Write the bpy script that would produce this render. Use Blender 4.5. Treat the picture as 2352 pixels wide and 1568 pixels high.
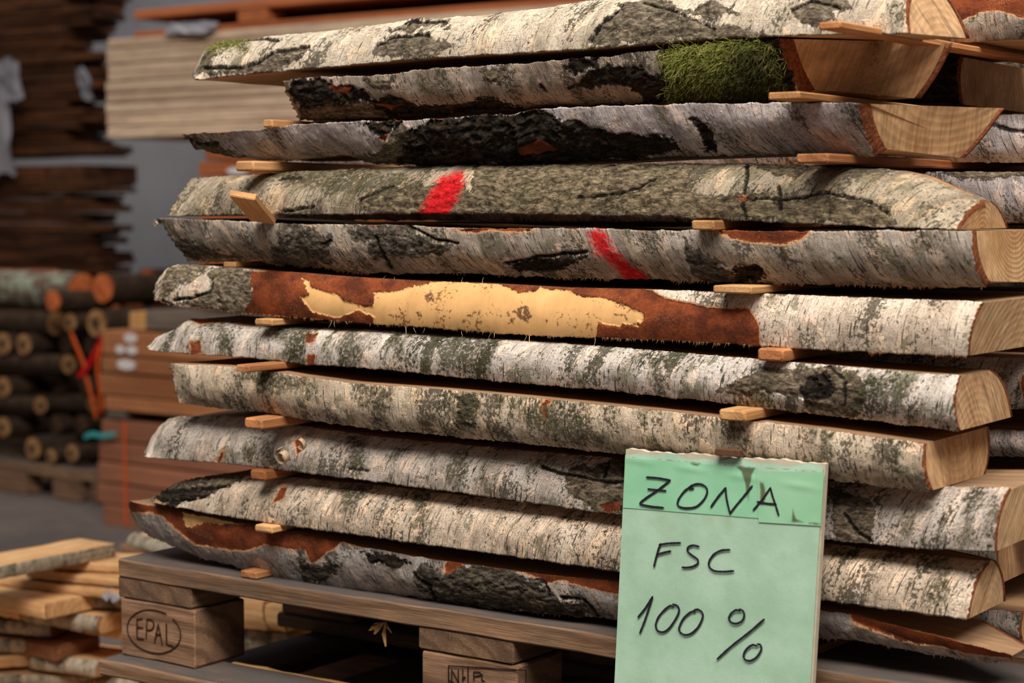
import bpy, math, random
import numpy as np
from mathutils import Vector, Matrix

for o in list(bpy.data.objects): bpy.data.objects.remove(o)
scn = bpy.context.scene
COL = scn.collection

# ------------------------------------------------------------------ camera, world, lights, exposure
FPX = 4200.0
PITCH = math.atan(300/FPX)
TH = math.atan(4200/5976.0)                 # the stack front runs this far out of the picture plane
Rv = np.array([math.cos(TH), math.sin(TH), 0.0])
Fh = np.array([-math.sin(TH), math.cos(TH), 0.0])
Up = np.array([0, 0, 1.0])
Fv = Fh*math.cos(PITCH) - Up*math.sin(PITCH)
Uv = Up*math.cos(PITCH) + Fh*math.sin(PITCH)
EYE = 1.20
def ray(px, py):
    return Fv + Rv*((px-1176)/FPX) - Uv*((py-784)/FPX)
d0 = ray(270, 1283); d0 = d0*(2.5/np.dot(d0, Fh))
CAM = np.array([-d0[0], -d0[1], EYE])
ZD = EYE + d0[2]                            # top of the pallet deck
cam_d = bpy.data.cameras.new('camera'); cam = bpy.data.objects.new('camera', cam_d); COL.objects.link(cam)
cam_d.sensor_width = 36; cam_d.lens = FPX/2352*36
cam_d.clip_start = .05; cam_d.clip_end = 100
cam.matrix_world = Matrix(((Rv[0], Uv[0], -Fv[0], CAM[0]), (Rv[1], Uv[1], -Fv[1], CAM[1]), (Rv[2], Uv[2], -Fv[2], CAM[2]), (0, 0, 0, 1)))
cam_d.dof.use_dof = True; cam_d.dof.focus_distance = 2.08; cam_d.dof.aperture_fstop = 5.2
scn.camera = cam

w = bpy.data.worlds.new('hall_light'); scn.world = w; w.use_nodes = True
w.node_tree.nodes['Background'].inputs[0].default_value = (1.0, .97, .94, 1)
w.node_tree.nodes['Background'].inputs[1].default_value = .10
def area(name, loc, target, sx, sy, power, col):
    l = bpy.data.lights.new(name, 'AREA'); l.shape = 'RECTANGLE'; l.size = sx; l.size_y = sy; l.energy = power; l.color = col
    o = bpy.data.objects.new(name, l); COL.objects.link(o); o.location = loc
    o.rotation_euler = (Vector(target)-Vector(loc)).to_track_quat('-Z', 'Y').to_euler(); return o
area('skylight_daylight', (1.8, -3.0, 6.0), (.5, .2, .9), 3.0, 2.2, 500, (1, .93, .84))
area('side_fill_light', (4.6, -2.0, 5.8), (1.0, .2, 1.0), 2.4, 2.0, 300, (1, .92, .82))  # unseen lamp added to brighten the sawn ends of the logs
area('rear_fill_light', (-4.5, 2.4, 6.3), (-3.0, 7.0, 1.6), 3.0, 3.0, 130, (.98, .97, 1))  # unseen lamp added to lift the back wall
vs = scn.view_settings
scn.display_settings.display_device = 'sRGB'
vs.view_transform = 'Standard'; vs.look = 'None'; vs.gamma = 1; vs.use_curve_mapping = False
vs.exposure = -0.08

# ------------------------------------------------------------------ geometry helpers
def at(px, py, v):                           # the point on the upright plane y = v under a picture point
    d = ray(px, py); return CAM + d*((v-CAM[1])/d[1])
def atz(px, py, z):
    d = ray(px, py); return CAM + d*((z-CAM[2])/d[2])
def proj(P):
    q = P-CAM; dz = q@Fv
    return 1176+FPX*(q@Rv)/dz, 784-FPX*(q@Uv)/dz
def hsh(ix, iy, seed):
    h = (ix.astype(np.int64)*374761393 + iy.astype(np.int64)*668265263 + seed*1442695041) & 0xffffffff
    h = ((h ^ (h >> 13))*1274126177) & 0xffffffff
    h = ((h ^ (h >> 16))*2246822519) & 0xffffffff
    return ((h ^ (h >> 15)) & 0xffffff)/float(0xffffff)
def vn(x, y, seed=0):
    x = np.asarray(x, float); y = np.asarray(y, float)+np.zeros_like(x)
    ix = np.floor(x); iy = np.floor(y); fx = x-ix; fy = y-iy
    fx = fx*fx*(3-2*fx); fy = fy*fy*(3-2*fy)
    a = hsh(ix, iy, seed); b = hsh(ix+1, iy, seed); c = hsh(ix, iy+1, seed); d = hsh(ix+1, iy+1, seed)
    return (a*(1-fx)+b*fx)*(1-fy)+(c*(1-fx)+d*fx)*fy
def fbm(x, y, seed=0, o=4, g=.5):
    s = 0; a = 1; t = 0
    for i in range(o):
        s = s+a*vn(x*2**i, y*2**i, seed+i*17); t += a; a *= g
    return s/t-.5
def sdist(X, Y, poly):                       # positive inside the outline
    p = np.array(poly, float); q = np.roll(p, -1, 0)
    dmin = np.full(X.shape, 1e9); ins = np.zeros(X.shape, bool)
    for (ax, ay), (bx, by) in zip(p, q):
        dx, dy = bx-ax, by-ay
        t = np.clip(((X-ax)*dx+(Y-ay)*dy)/(dx*dx+dy*dy+1e-9), 0, 1)
        dmin = np.minimum(dmin, (X-ax-t*dx)**2+(Y-ay-t*dy)**2)
        c = ((ay > Y) != (by > Y))
        with np.errstate(divide='ignore', invalid='ignore'):
            xx = ax+(Y-ay)*dx/(dy if dy != 0 else 1e-9)
        ins ^= c & (X < xx)
    d = np.sqrt(dmin); return np.where(ins, d, -d)
def ldist(X, Y, pl, wd):
    p = np.array(pl, float); dmin = np.full(X.shape, 1e9)
    for (ax, ay), (bx, by) in zip(p[:-1], p[1:]):
        dx, dy = bx-ax, by-ay
        t = np.clip(((X-ax)*dx+(Y-ay)*dy)/(dx*dx+dy*dy+1e-9), 0, 1)
        dmin = np.minimum(dmin, (X-ax-t*dx)**2+(Y-ay-t*dy)**2)
    return wd-np.sqrt(dmin)

def mesh_from(name, V, F, mats, parent=None, mi=None, smooth=True, attrs=None, uv=None, loc=None):
    V = np.asarray(V, float).reshape(-1, 3)
    off = np.zeros(3)                        # parts keep their thing's frame; loc: the points are local already
    if parent is not None:
        top = parent
        while top.parent is not None: top = top.parent
        off = np.array(top['_o'])
    me = bpy.data.meshes.new(name)
    if isinstance(F, np.ndarray):
        n = len(F); k = F.shape[1]
        me.vertices.add(len(V)); me.vertices.foreach_set('co', (V-off).ravel())
        me.loops.add(n*k); me.loops.foreach_set('vertex_index', F.astype(np.int32).ravel())
        me.polygons.add(n); me.polygons.foreach_set('loop_start', np.arange(n, dtype=np.int32)*k)
        me.update(calc_edges=True)
    else:
        me.from_pydata((V-off).tolist(), [], [list(map(int, f)) for f in F]); me.update()
    me.validate()
    for m in (mats if isinstance(mats, (list, tuple)) else [mats]): me.materials.append(m)
    if mi is not None and len(mi) == len(me.polygons): me.polygons.foreach_set('material_index', np.asarray(mi, np.int32))
    me.polygons.foreach_set('use_smooth', np.full(len(me.polygons), smooth))
    for k, a in (attrs or {}).items():
        at_ = me.attributes.new(k, 'FLOAT_VECTOR', 'POINT'); at_.data.foreach_set('vector', np.asarray(a, np.float32).ravel())
    ob = bpy.data.objects.new(name, me); COL.objects.link(ob)
    if parent is not None: ob.parent = parent
    elif loc is not None: ob.location = loc
    return ob
def thing(name, label, cat, loc, group=None):
    o = bpy.data.objects.new(name, None); COL.objects.link(o); o.empty_display_size = .05
    o.location = loc; o['_o'] = [float(x) for x in loc]; o['label'] = label; o['category'] = cat
    if group: o['group'] = group
    return o
def tag(o, label, cat, group=None, kind=None):
    o['label'] = label; o['category'] = cat
    if group: o['group'] = group
    if kind: o['kind'] = kind
    return o
class MB:                                    # collects solid shapes for one mesh
    def __init__(s): s.v = []; s.f = []; s.m = []
    def add(s, V, F, m=0):
        n = len(s.v); s.v += [tuple(map(float, p)) for p in V]; s.f += [[i+n for i in f] for f in F]; s.m += [m]*len(F)
    def box(s, a, b, m=0, bev=0.0015, rot=None, wob=0, seed=0, sub=1):
        # bevelled box from corner a to corner b, split along its longest side so that it can bow and wear
        a = np.array(a, float); b = np.array(b, float); c = (a+b)/2; h = (b-a)/2
        L = int(np.argmax(h)); o1, o2 = [i for i in range(3) if i != L]
        e = min(bev, h.min()*.32); n = sub+3
        ts = np.concatenate([[-h[L], -h[L]+e], np.linspace(-h[L]+e, h[L]-e, sub+1)[1:-1], [h[L]-e, h[L]]])
        rng = random.Random(seed); V = []
        for i, t in enumerate(ts):
            ee = e if i in (0, len(ts)-1) else 0
            H1, H2 = h[o1]-ee, h[o2]-ee
            ring = [(-H1+e, -H2), (H1-e, -H2), (H1, -H2+e), (H1, H2-e), (H1-e, H2), (-H1+e, H2), (-H1, H2-e), (-H1, -H2+e)]
            w1 = rng.uniform(-wob, wob); w2 = rng.uniform(-wob, wob)
            for (p, q) in ring:
                P = np.zeros(3); P[L] = t; P[o1] = p+w1+rng.uniform(-wob, wob)*.3; P[o2] = q+w2+rng.uniform(-wob, wob)*.3
                V.append(P)
        F = [list(range(8))[::-1], [8*(len(ts)-1)+i for i in range(8)]]
        for i in range(len(ts)-1):
            for j in range(8): F.append([8*i+j, 8*i+(j+1) % 8, 8*i+8+(j+1) % 8, 8*i+8+j])
        V = np.array(V)
        if rot is not None: V = V@np.array(rot).T
        s.add(V+c, F, m); return s
    def build(s, name, mats, parent=None, smooth=False, loc=None, attrs=None):
        return mesh_from(name, s.v, s.f, mats, parent, s.m, smooth, attrs, loc=loc)
def rotz(a): c, s = math.cos(a), math.sin(a); return [[c, -s, 0], [s, c, 0], [0, 0, 1]]
def rotx(a): c, s = math.cos(a), math.sin(a); return [[1, 0, 0], [0, c, -s], [0, s, c]]
def roty(a): c, s = math.cos(a), math.sin(a); return [[c, 0, s], [0, 1, 0], [-s, 0, c]]

# ------------------------------------------------------------------ shader helpers
class G:                                     # small expression builder over shader nodes
    def __init__(s, name):
        s.m = bpy.data.materials.new(name); s.m.use_nodes = True; s.t = s.m.node_tree; s.b = s.t.nodes['Principled BSDF']
    def n(s, k): return s.t.nodes.new(k)
    def put(s, inp, v):
        if isinstance(v, S): s.t.links.new(v.o, inp)
        elif isinstance(v, (tuple, list)):
            d = inp.default_value; inp.default_value = tuple(v) if len(d) == len(v) else tuple(v)+(1,)
        else: inp.default_value = v
    def math(s, op, a, b=0.0, c=None, clamp=False):
        n = s.n('ShaderNodeMath'); n.operation = op; n.use_clamp = clamp; s.put(n.inputs[0], a); s.put(n.inputs[1], b)
        if c is not None: s.put(n.inputs[2], c)
        return S(s, n.outputs[0])
    def vec(s, a, b, c):
        n = s.n('ShaderNodeCombineXYZ')
        for i, q in enumerate((a, b, c)): s.put(n.inputs[i], q)
        return S(s, n.outputs[0])
    def sep(s, v):
        n = s.n('ShaderNodeSeparateXYZ'); s.put(n.inputs[0], v); return [S(s, o) for o in n.outputs]
    def attr(s, name):
        n = s.n('ShaderNodeAttribute'); n.attribute_name = name; return S(s, n.outputs['Vector'])
    def obj(s): return S(s, s.n('ShaderNodeTexCoord').outputs['Object'])
    def rnd(s): return S(s, s.n('ShaderNodeObjectInfo').outputs['Random'])
    def noise(s, v, sc=1.0, det=4, rough=.5, dist=0.0):
        n = s.n('ShaderNodeTexNoise'); s.put(n.inputs['Vector'], v); s.put(n.inputs['Scale'], sc); n.inputs['Detail'].default_value = det
        n.inputs['Roughness'].default_value = rough; n.inputs['Distortion'].default_value = dist; return S(s, n.outputs[0])
    def vor(s, v, sc=1.0, feat='DISTANCE_TO_EDGE', out=0):
        n = s.n('ShaderNodeTexVoronoi'); n.feature = feat; s.put(n.inputs['Vector'], v); s.put(n.inputs['Scale'], sc); return S(s, n.outputs[out])
    def dashes(s, a, b, fa, fb, wa, lb, keep):
        # separate short strokes: one per cell of a stretched cell pattern
        n = s.n('ShaderNodeTexVoronoi'); n.voronoi_dimensions = '2D'; n.inputs['Scale'].default_value = 1.0
        s.put(n.inputs['Vector'], s.vec(a*float(fa), b*float(fb), 0.0)); px, py, _ = s.sep(S(s, n.outputs['Position'])); r1, r2, r3 = s.sep(S(s, n.outputs['Color']))
        dx = s.math('ABSOLUTE', a*float(fa)-px)*(1.0/fa); dy = s.math('ABSOLUTE', b*float(fb)-py)*(1.0/fb)
        ln = r1*lb*.8+lb*.25; taper = s.math('SUBTRACT', 1.0, dy*s.math('DIVIDE', 1.0, ln), clamp=True)
        w_ = (r2*wa*.9+wa*.4)*s.math('SQRT', taper)
        return s.ss(w_-dx, -wa*.15, wa*.25)*s.math('LESS_THAN', r3, keep)
    def mix(s, f, a, b):
        n = s.n('ShaderNodeMix'); n.data_type = 'RGBA'; s.put(n.inputs[0], f); s.put(n.inputs[6], a); s.put(n.inputs[7], b); return S(s, n.outputs[2])
    def ss(s, x, lo, hi, a=0.0, b=1.0):
        n = s.n('ShaderNodeMapRange'); n.interpolation_type = 'SMOOTHSTEP'; s.put(n.inputs[0], x); s.put(n.inputs[1], lo); s.put(n.inputs[2], hi)
        n.inputs[3].default_value = a; n.inputs[4].default_value = b; return S(s, n.outputs[0])
    def mul(s, c, f):
        n = s.n('ShaderNodeVectorMath'); n.operation = 'SCALE'; s.put(n.inputs[0], c); s.put(n.inputs['Scale'], f); return S(s, n.outputs[0])
    def scl(s, v, x, y, z):
        n = s.n('ShaderNodeVectorMath'); n.operation = 'MULTIPLY'; s.put(n.inputs[0], v); n.inputs[1].default_value = (x, y, z); return S(s, n.outputs[0])
    def done(s, col, rough=.8, h=None, dist=.001, strength=1.0, spec=.25, **kw):
        s.put(s.b.inputs['Base Color'], col); s.put(s.b.inputs['Roughness'], rough); s.b.inputs['Specular IOR Level'].default_value = spec
        if h is not None:
            n = s.n('ShaderNodeBump'); n.inputs['Distance'].default_value = dist; n.inputs['Strength'].default_value = strength; s.put(n.inputs['Height'], h)
            s.t.links.new(n.outputs[0], s.b.inputs['Normal'])
        for k, v in kw.items(): s.put(s.b.inputs[k], v)
        return s.m
class S:
    def __init__(s, g, o): s.g = g; s.o = o
    def __add__(s, b): return s.g.math('ADD', s, b)
    __radd__ = __add__
    def __sub__(s, b): return s.g.math('SUBTRACT', s, b)
    def __rsub__(s, b): return s.g.math('SUBTRACT', b, s)
    def __mul__(s, b): return s.g.math('MULTIPLY', s, b)
    __rmul__ = __mul__
def lin(r, g, b):
    f = lambda c: (c/255/12.92) if c/255 <= .04045 else ((c/255+.055)/1.055)**2.4
    return (f(r), f(g), f(b), 1)

def bark_mat(name, c1, c2, seed, shear=0.0, fleck=.5, wash=.5, lent=.5, band=0.0, scratch=.3, tint=(96, 96, 70), roughc=((62, 52, 42), (142, 126, 106)), stain=.3):
    g = G(name)
    s, t, _ = g.sep(g.attr('st')); A = g.sep(g.attr('fa')); B = g.sep(g.attr('fb')); C = g.sep(g.attr('fc'))
    sx = s+t*shear
    p = g.vec(sx, t, float(seed))
    nb = g.noise(g.scl(p, 26, 7, 1), 1, 5, .6)
    col = g.mix(g.ss(nb, .38, .62), lin(*c1), lin(*c2))
    nf = g.noise(g.scl(p, 260, 170, 1), 1, 6, .68)
    col = g.mul(col, g.ss(nf, .3, .7, .80, 1.14))
    # peeled layers: soft plates of a lighter or pinker tone
    npl = g.noise(g.scl(p, 46, 24, 1), 1, 5, .6, .6)
    col = g.mix(g.ss(npl, .55, .565)*.7, col, lin(min(255, c1[0]+22), c1[1]+10, c1[2]))
    # orange-brown scuffs
    ns = g.noise(g.scl(p, 34, 24, 1), 1, 6, .6)
    col = g.mix(g.ss(ns, .66-.06*stain, .74)*(.75*min(1, stain*2)), col, lin(160, 108, 66))
    # grey-green wash
    nw = g.noise(g.scl(p, 34, 22, 1), 1, 9, .72)
    col = g.mix(g.ss(nw, .60-.13*wash, .635-.13*wash)*.66, col, lin(*tint))
    # fine dark flecks, gathered in patches
    npat = g.noise(g.scl(p, 22, 10, 1), 1, 5, .6)
    nk = g.noise(g.scl(p, 260, 190, 1), 1, 6, .7)
    fl = g.ss(nk+(npat-.5)*1.1, .62-.08*fleck, .67-.08*fleck)
    col = g.mix(fl*.85, col, lin(62, 58, 44))
    h = nf*.35 - fl*.25 + g.ss(npl, .56, .59)*.5
    if band > 0:
        nn = g.noise(g.scl(p, 21, 2.2, 1), 1, 3, .5)
        bd = g.ss(nn+(nk-.5)*.75+(nw-.5)*.5, .66-.1*band, .71-.1*band)
        col = g.mix(bd*.9, col, g.mix(g.ss(nk, .35, .65), lin(38, 38, 26), lin(92, 92, 66))); h = h+bd*nk*1.4
    # lenticels: dark dashes running round the log
    wv = g.noise(g.scl(p, 60, 60, 1), 1, 3, .6)*.0014
    sw_ = sx+wv
    ngt = g.ss(g.noise(g.scl(p, 14, 9, 1), 1, 3, .5), .38, .6)
    le = g.dashes(sw_, t+wv*2, 105, 46, .00085, .0095, .25+.75*lent)
    le = le*(ngt*.7+.3)
    col = g.mix(le*.88, col, lin(46, 38, 28)); h = h-le*1.2
    le2 = g.dashes(sw_+.013, t*1.0+.01, 330, 150, .00032, .0032, .3+.5*lent)
    col = g.mix(le2*.62, col, lin(74, 62, 48)); h = h-le2*.4
    # fine crumbly speckle
    nsf = g.noise(g.scl(p, 760, 560, 1), 1, 3, .65)
    col = g.mix(g.ss(nsf+(npat-.5)*.5, .60, .68)*.55, col, lin(70, 60, 46)); h = h-g.ss(nsf, .56, .66)*.25
    # broad brown and grey weathering
    nbw = g.noise(g.scl(p, 15, 9, 1), 1, 7, .68, .4)
    col = g.mix(g.ss(nbw, .54, .68)*(.22+.30*wash), col, lin(120, 102, 80))
    if scratch > 0:
        nc = g.noise(g.scl(g.vec(s-t*.35, t+s*.04, seed+9.0), 60, 800, 1), 1, 2, .5)
        sc = g.ss(nc+(g.noise(g.scl(p, 20, 20, 1), 1, 3, .5)-.5)*.6, .64-.03*scratch, .70)
        col = g.mix(sc*.5, col, lin(190, 176, 156)); h = h+sc*.4
    en = (g.noise(g.scl(p, 150, 150, 1), 1, 6, .65)-.5)
    # corky grey bark
    q = g.vec(s+t*shear*.6, t, seed+20.0)
    nr = g.noise(g.scl(q, 70, 150, 1), 1, 9, .72, .8)
    nr2 = g.noise(g.scl(q, 26, 46, 1), 1, 7, .62, 1.0)
    nr3 = g.noise(g.scl(q, 110, 260, 1), 1, 6, .65, .5)
    vr = g.ss(g.math('ABSOLUTE', nr2-.5), 0.0, .012)
    rc = g.mix(g.ss(nr, .34, .66), lin(*roughc[0]), lin(*roughc[1]))
    rc = g.mix(g.ss(g.noise(g.scl(q, 24, 24, 1), 1, 5, .6), .55, .66)*.5, rc, lin(120, 114, 84))
    rc = g.mul(rc, g.ss(nr3, .34, .60, .46, 1.28))
    rc = g.mix((1-vr)*.6, rc, lin(26, 21, 17))
    m1 = g.ss(A[0]+en*.022, -.0010, .0012)
    col = g.mix(m1, col, rc)
    hr = nr*1.6+vr*.5+nr3*1.8
    h = h+m1*(hr-h)
    # nearly black rough bark
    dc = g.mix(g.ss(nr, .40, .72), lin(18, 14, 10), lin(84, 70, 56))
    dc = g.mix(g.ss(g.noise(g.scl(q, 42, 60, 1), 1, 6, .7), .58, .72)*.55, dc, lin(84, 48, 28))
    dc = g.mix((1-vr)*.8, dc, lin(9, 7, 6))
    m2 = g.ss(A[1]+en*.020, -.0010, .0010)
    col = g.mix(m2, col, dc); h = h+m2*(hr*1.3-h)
    # cracks
    mc = g.ss(A[2]+en*.008, -.0012, .0010)
    col = g.mix(mc*.95, col, lin(16, 12, 9)); h = h-mc*1.6
    # red-brown inner bark
    nbr = g.noise(g.scl(q, 260, 260, 1), 1, 5, .6)
    bc = g.mix(g.ss(g.noise(g.scl(q, 30, 40, 1), 1, 5, .6), .35, .65), lin(86, 40, 22), lin(134, 66, 34))
    bc = g.mul(bc, g.ss(nbr, .3, .7, .78, 1.18))
    bc = g.mix(g.ss(g.noise(g.scl(q, 700, 700, 1), 1, 2, .5)+(g.noise(g.scl(q, 20, 40, 1), 1, 3, .5)-.5)*.5, .66, .72)*.6, bc, lin(196, 150, 110))
    fb = B[0]+en*.006
    rim = g.ss(fb, -.0024, -.0014)*(1-g.ss(fb, -.0002, .0004))*(1-m2)*(1-m1)
    col = g.mix(rim*.8, col, lin(205, 150, 104))
    m3 = g.ss(fb, -.0003, .0003)
    col = g.mix(m3, col, bc); h = h+m3*(nbr*.5-h)
    # bare pale wood
    wn = g.noise(g.scl(q, 110, 9, 1), 1, 6, .65)
    wc = g.mix(g.ss(wn, .50, .78)*.55, lin(220, 172, 114), lin(184, 128, 74))
    wc = g.mul(wc, g.ss(g.noise(g.scl(q, 30, 30, 1), 1, 6, .6), .3, .7, .88, 1.08))
    nsp = g.noise(g.scl(q, 200, 200, 1), 1, 4, .6)+(g.noise(g.scl(q, 26, 26, 1), 1, 3, .5)-.5)*.9
    wc = g.mix(g.ss(nsp, .62, .70)*.8, wc, lin(110, 72, 40))
    wc = g.mix(g.ss(C[1]+en*.012, -.001, .001)*g.ss(nbr, .35, .5), wc, lin(112, 80, 56))
    m4 = g.ss(B[1]+en*.009, -.0002, .0003)
    col = g.mix(m4, col, wc); h = h+m4*(wn*.1-h)
    # green algae and orange scar tints
    m5 = g.ss(C[0]+en*.035, -.006, .005)
    col = g.mix(m5*g.ss(nk, .34, .52)*.9, col, g.mix(g.ss(nf, .4, .65), lin(40, 38, 26), lin(92, 88, 60)))
    # sprayed red paint
    m6 = g.ss(B[2]+en*.026+(nr-.5)*.014, -.0060, .0035)
    col = g.mix(m6*.96*g.ss(nr3, .22, .40, .45, 1.0), col, g.mix(g.ss(nr, .4, .6), lin(190, 6, 18), lin(240, 26, 40)))
    return g.done(col, .82, h, .0017, 1.0, .2)

def endgrain_mat(name, c1, c2, ring=420, sawdir=(0.6, 1), sawamt=.5, dark=0.0, ringamt=.15):
    g = G(name); P = g.attr('gr'); x, y, z = g.sep(P)
    wob = g.noise(g.scl(P, 6, 14, 14), 1, 4, .55)
    r = g.math('SQRT', y*y+z*z)
    rr = g.math('SINE', (r+(wob-.5)*.006)*float(ring)*2)
    n1 = g.noise(g.scl(P, 9, 60, 60), 1, 7, .65)
    n2 = g.noise(g.scl(P, 5, 18, 18), 1, 4, .6)
    col = g.mix(g.ss(n2, .35, .65), lin(*c1), lin(*c2))
    col = g.mix(g.ss(rr, .1, 1.0)*ringamt, col, lin(int(c2[0]*.66), int(c2[1]*.58), int(c2[2]*.5)))
    col = g.mul(col, g.ss(n1, .3, .7, .82, 1.14))
    sd = y*float(sawdir[0])+z*float(sawdir[1])
    sw = g.noise(g.vec(sd*380, (y-z)*12.0, x*3), 1, 4, .65)
    col = g.mul(col, g.ss(sw, .38, .56, 1-.55*sawamt, 1.08))
    if dark > 0:                               # dust and weather on the long faces
        nd = g.noise(g.scl(P, 8, 30, 30), 1, 6, .65)
        n = g.n('ShaderNodeNewGeometry'); 
        nz_ = g.sep(S(g, n.outputs['Normal']))[2]
        face = g.ss(nz_, .5, .8)
        col = g.mix(face*g.ss(nd, .2, .7, .45, .95)*dark, col, lin(122, 98, 78))
    return g.done(col, .75, sw*.5+n1*.5+rr*.12, .0009, .8, .25)

def timber_mat(name, c1, c2, scale=1.0, grain=1.0, contrast=.5, knots=.3, axis='x', wear=(70, 62, 56), wearamt=.3, rough=.8, dust=None):
    g = G(name); P = g.obj(); r = g.rnd()
    x, y, z = g.sep(P)
    if axis == 'y': x, y = y, x
    if axis == 'z': x, z = z, x
    P = g.vec(x+r*7, y+r*3, z+r*5)
    n0 = g.noise(g.scl(P, 3*scale, 14*scale, 14*scale), 1, 4, .55)
    ringv = g.math('SINE', (z*.9+y*.5+n0*.05)*(260.0*grain)+g.noise(g.scl(P, 2, 6, 6), 1, 2, .5)*9)
    n1 = g.noise(g.scl(P, 12*scale, 340*scale, 340*scale), 1, 5, .65)
    col = g.mix(g.ss(n0, .32, .68), lin(*c1), lin(*c2))
    dk = lin(int(c1[0]*.55), int(c1[1]*.5), int(c1[2]*.45))
    col = g.mix(g.ss(ringv, .1, 1)*contrast*.6, col, dk)
    col = g.mul(col, g.ss(n1, .3, .7, 1-.3*contrast, 1+.2*contrast))
    nk = g.noise(g.scl(P, 10*scale, 24*scale, 24*scale), 1, 2, .4)
    col = g.mix(g.ss(nk, .70, .76)*knots, col, dk)
    nw = g.noise(g.scl(P, 14, 30, 30), 1, 8, .7)
    col = g.mix(g.ss(nw, .42, .66)*wearamt, col, lin(*wear))
    cr = g.noise(g.scl(P, 5, 190, 190), 1, 3, .5)
    ck = g.ss(cr, .70, .74)
    col = g.mix(ck*.6*contrast, col, lin(28, 20, 14))
    fb_ = g.noise(g.scl(P, 16*scale, 1000*scale, 1000*scale), 1, 3, .6)
    col = g.mul(col, g.ss(fb_, .35, .65, 1-.32*contrast, 1+.16*contrast))
    if dust:                                   # grime trodden into the upper faces
        n = g.n('ShaderNodeNewGeometry'); nz = g.sep(S(g, n.outputs['Normal']))[2]
        col = g.mix(g.ss(nz, .6, .9)*g.ss(nw, .25, .6, .65, .98), col, lin(*dust))
    col = g.mul(col, g.math('MULTIPLY_ADD', r, .34, .83))
    return g.done(col, rough, n1*.5+ringv*.15-ck*1.2+nw*.4+fb_*.4, .0014, 1.0, .25)
def plain(name, c, rough=.6, var=.12, sc=30, spec=.3, bump=.0):
    g = G(name); n = g.noise(g.obj(), float(sc), 5, .6)
    return g.done(g.mul(g.mix(0.0, lin(*c), lin(*c)), g.ss(n, .3, .7, 1-var, 1+var)), rough, n if bump else None, bump or .001, 1, spec)

INNER = (lambda g: g.done(g.mix(g.ss(g.noise(g.obj(), 300.0, 6, .7), .35, .65), lin(96, 50, 32), lin(150, 88, 54)), .9, g.noise(g.obj(), 500.0, 5, .6), .001, 1))(G('inner_bark'))
FRINGE = plain('torn_bark_fibre', (206, 158, 122), .8, .3, 400)
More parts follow.
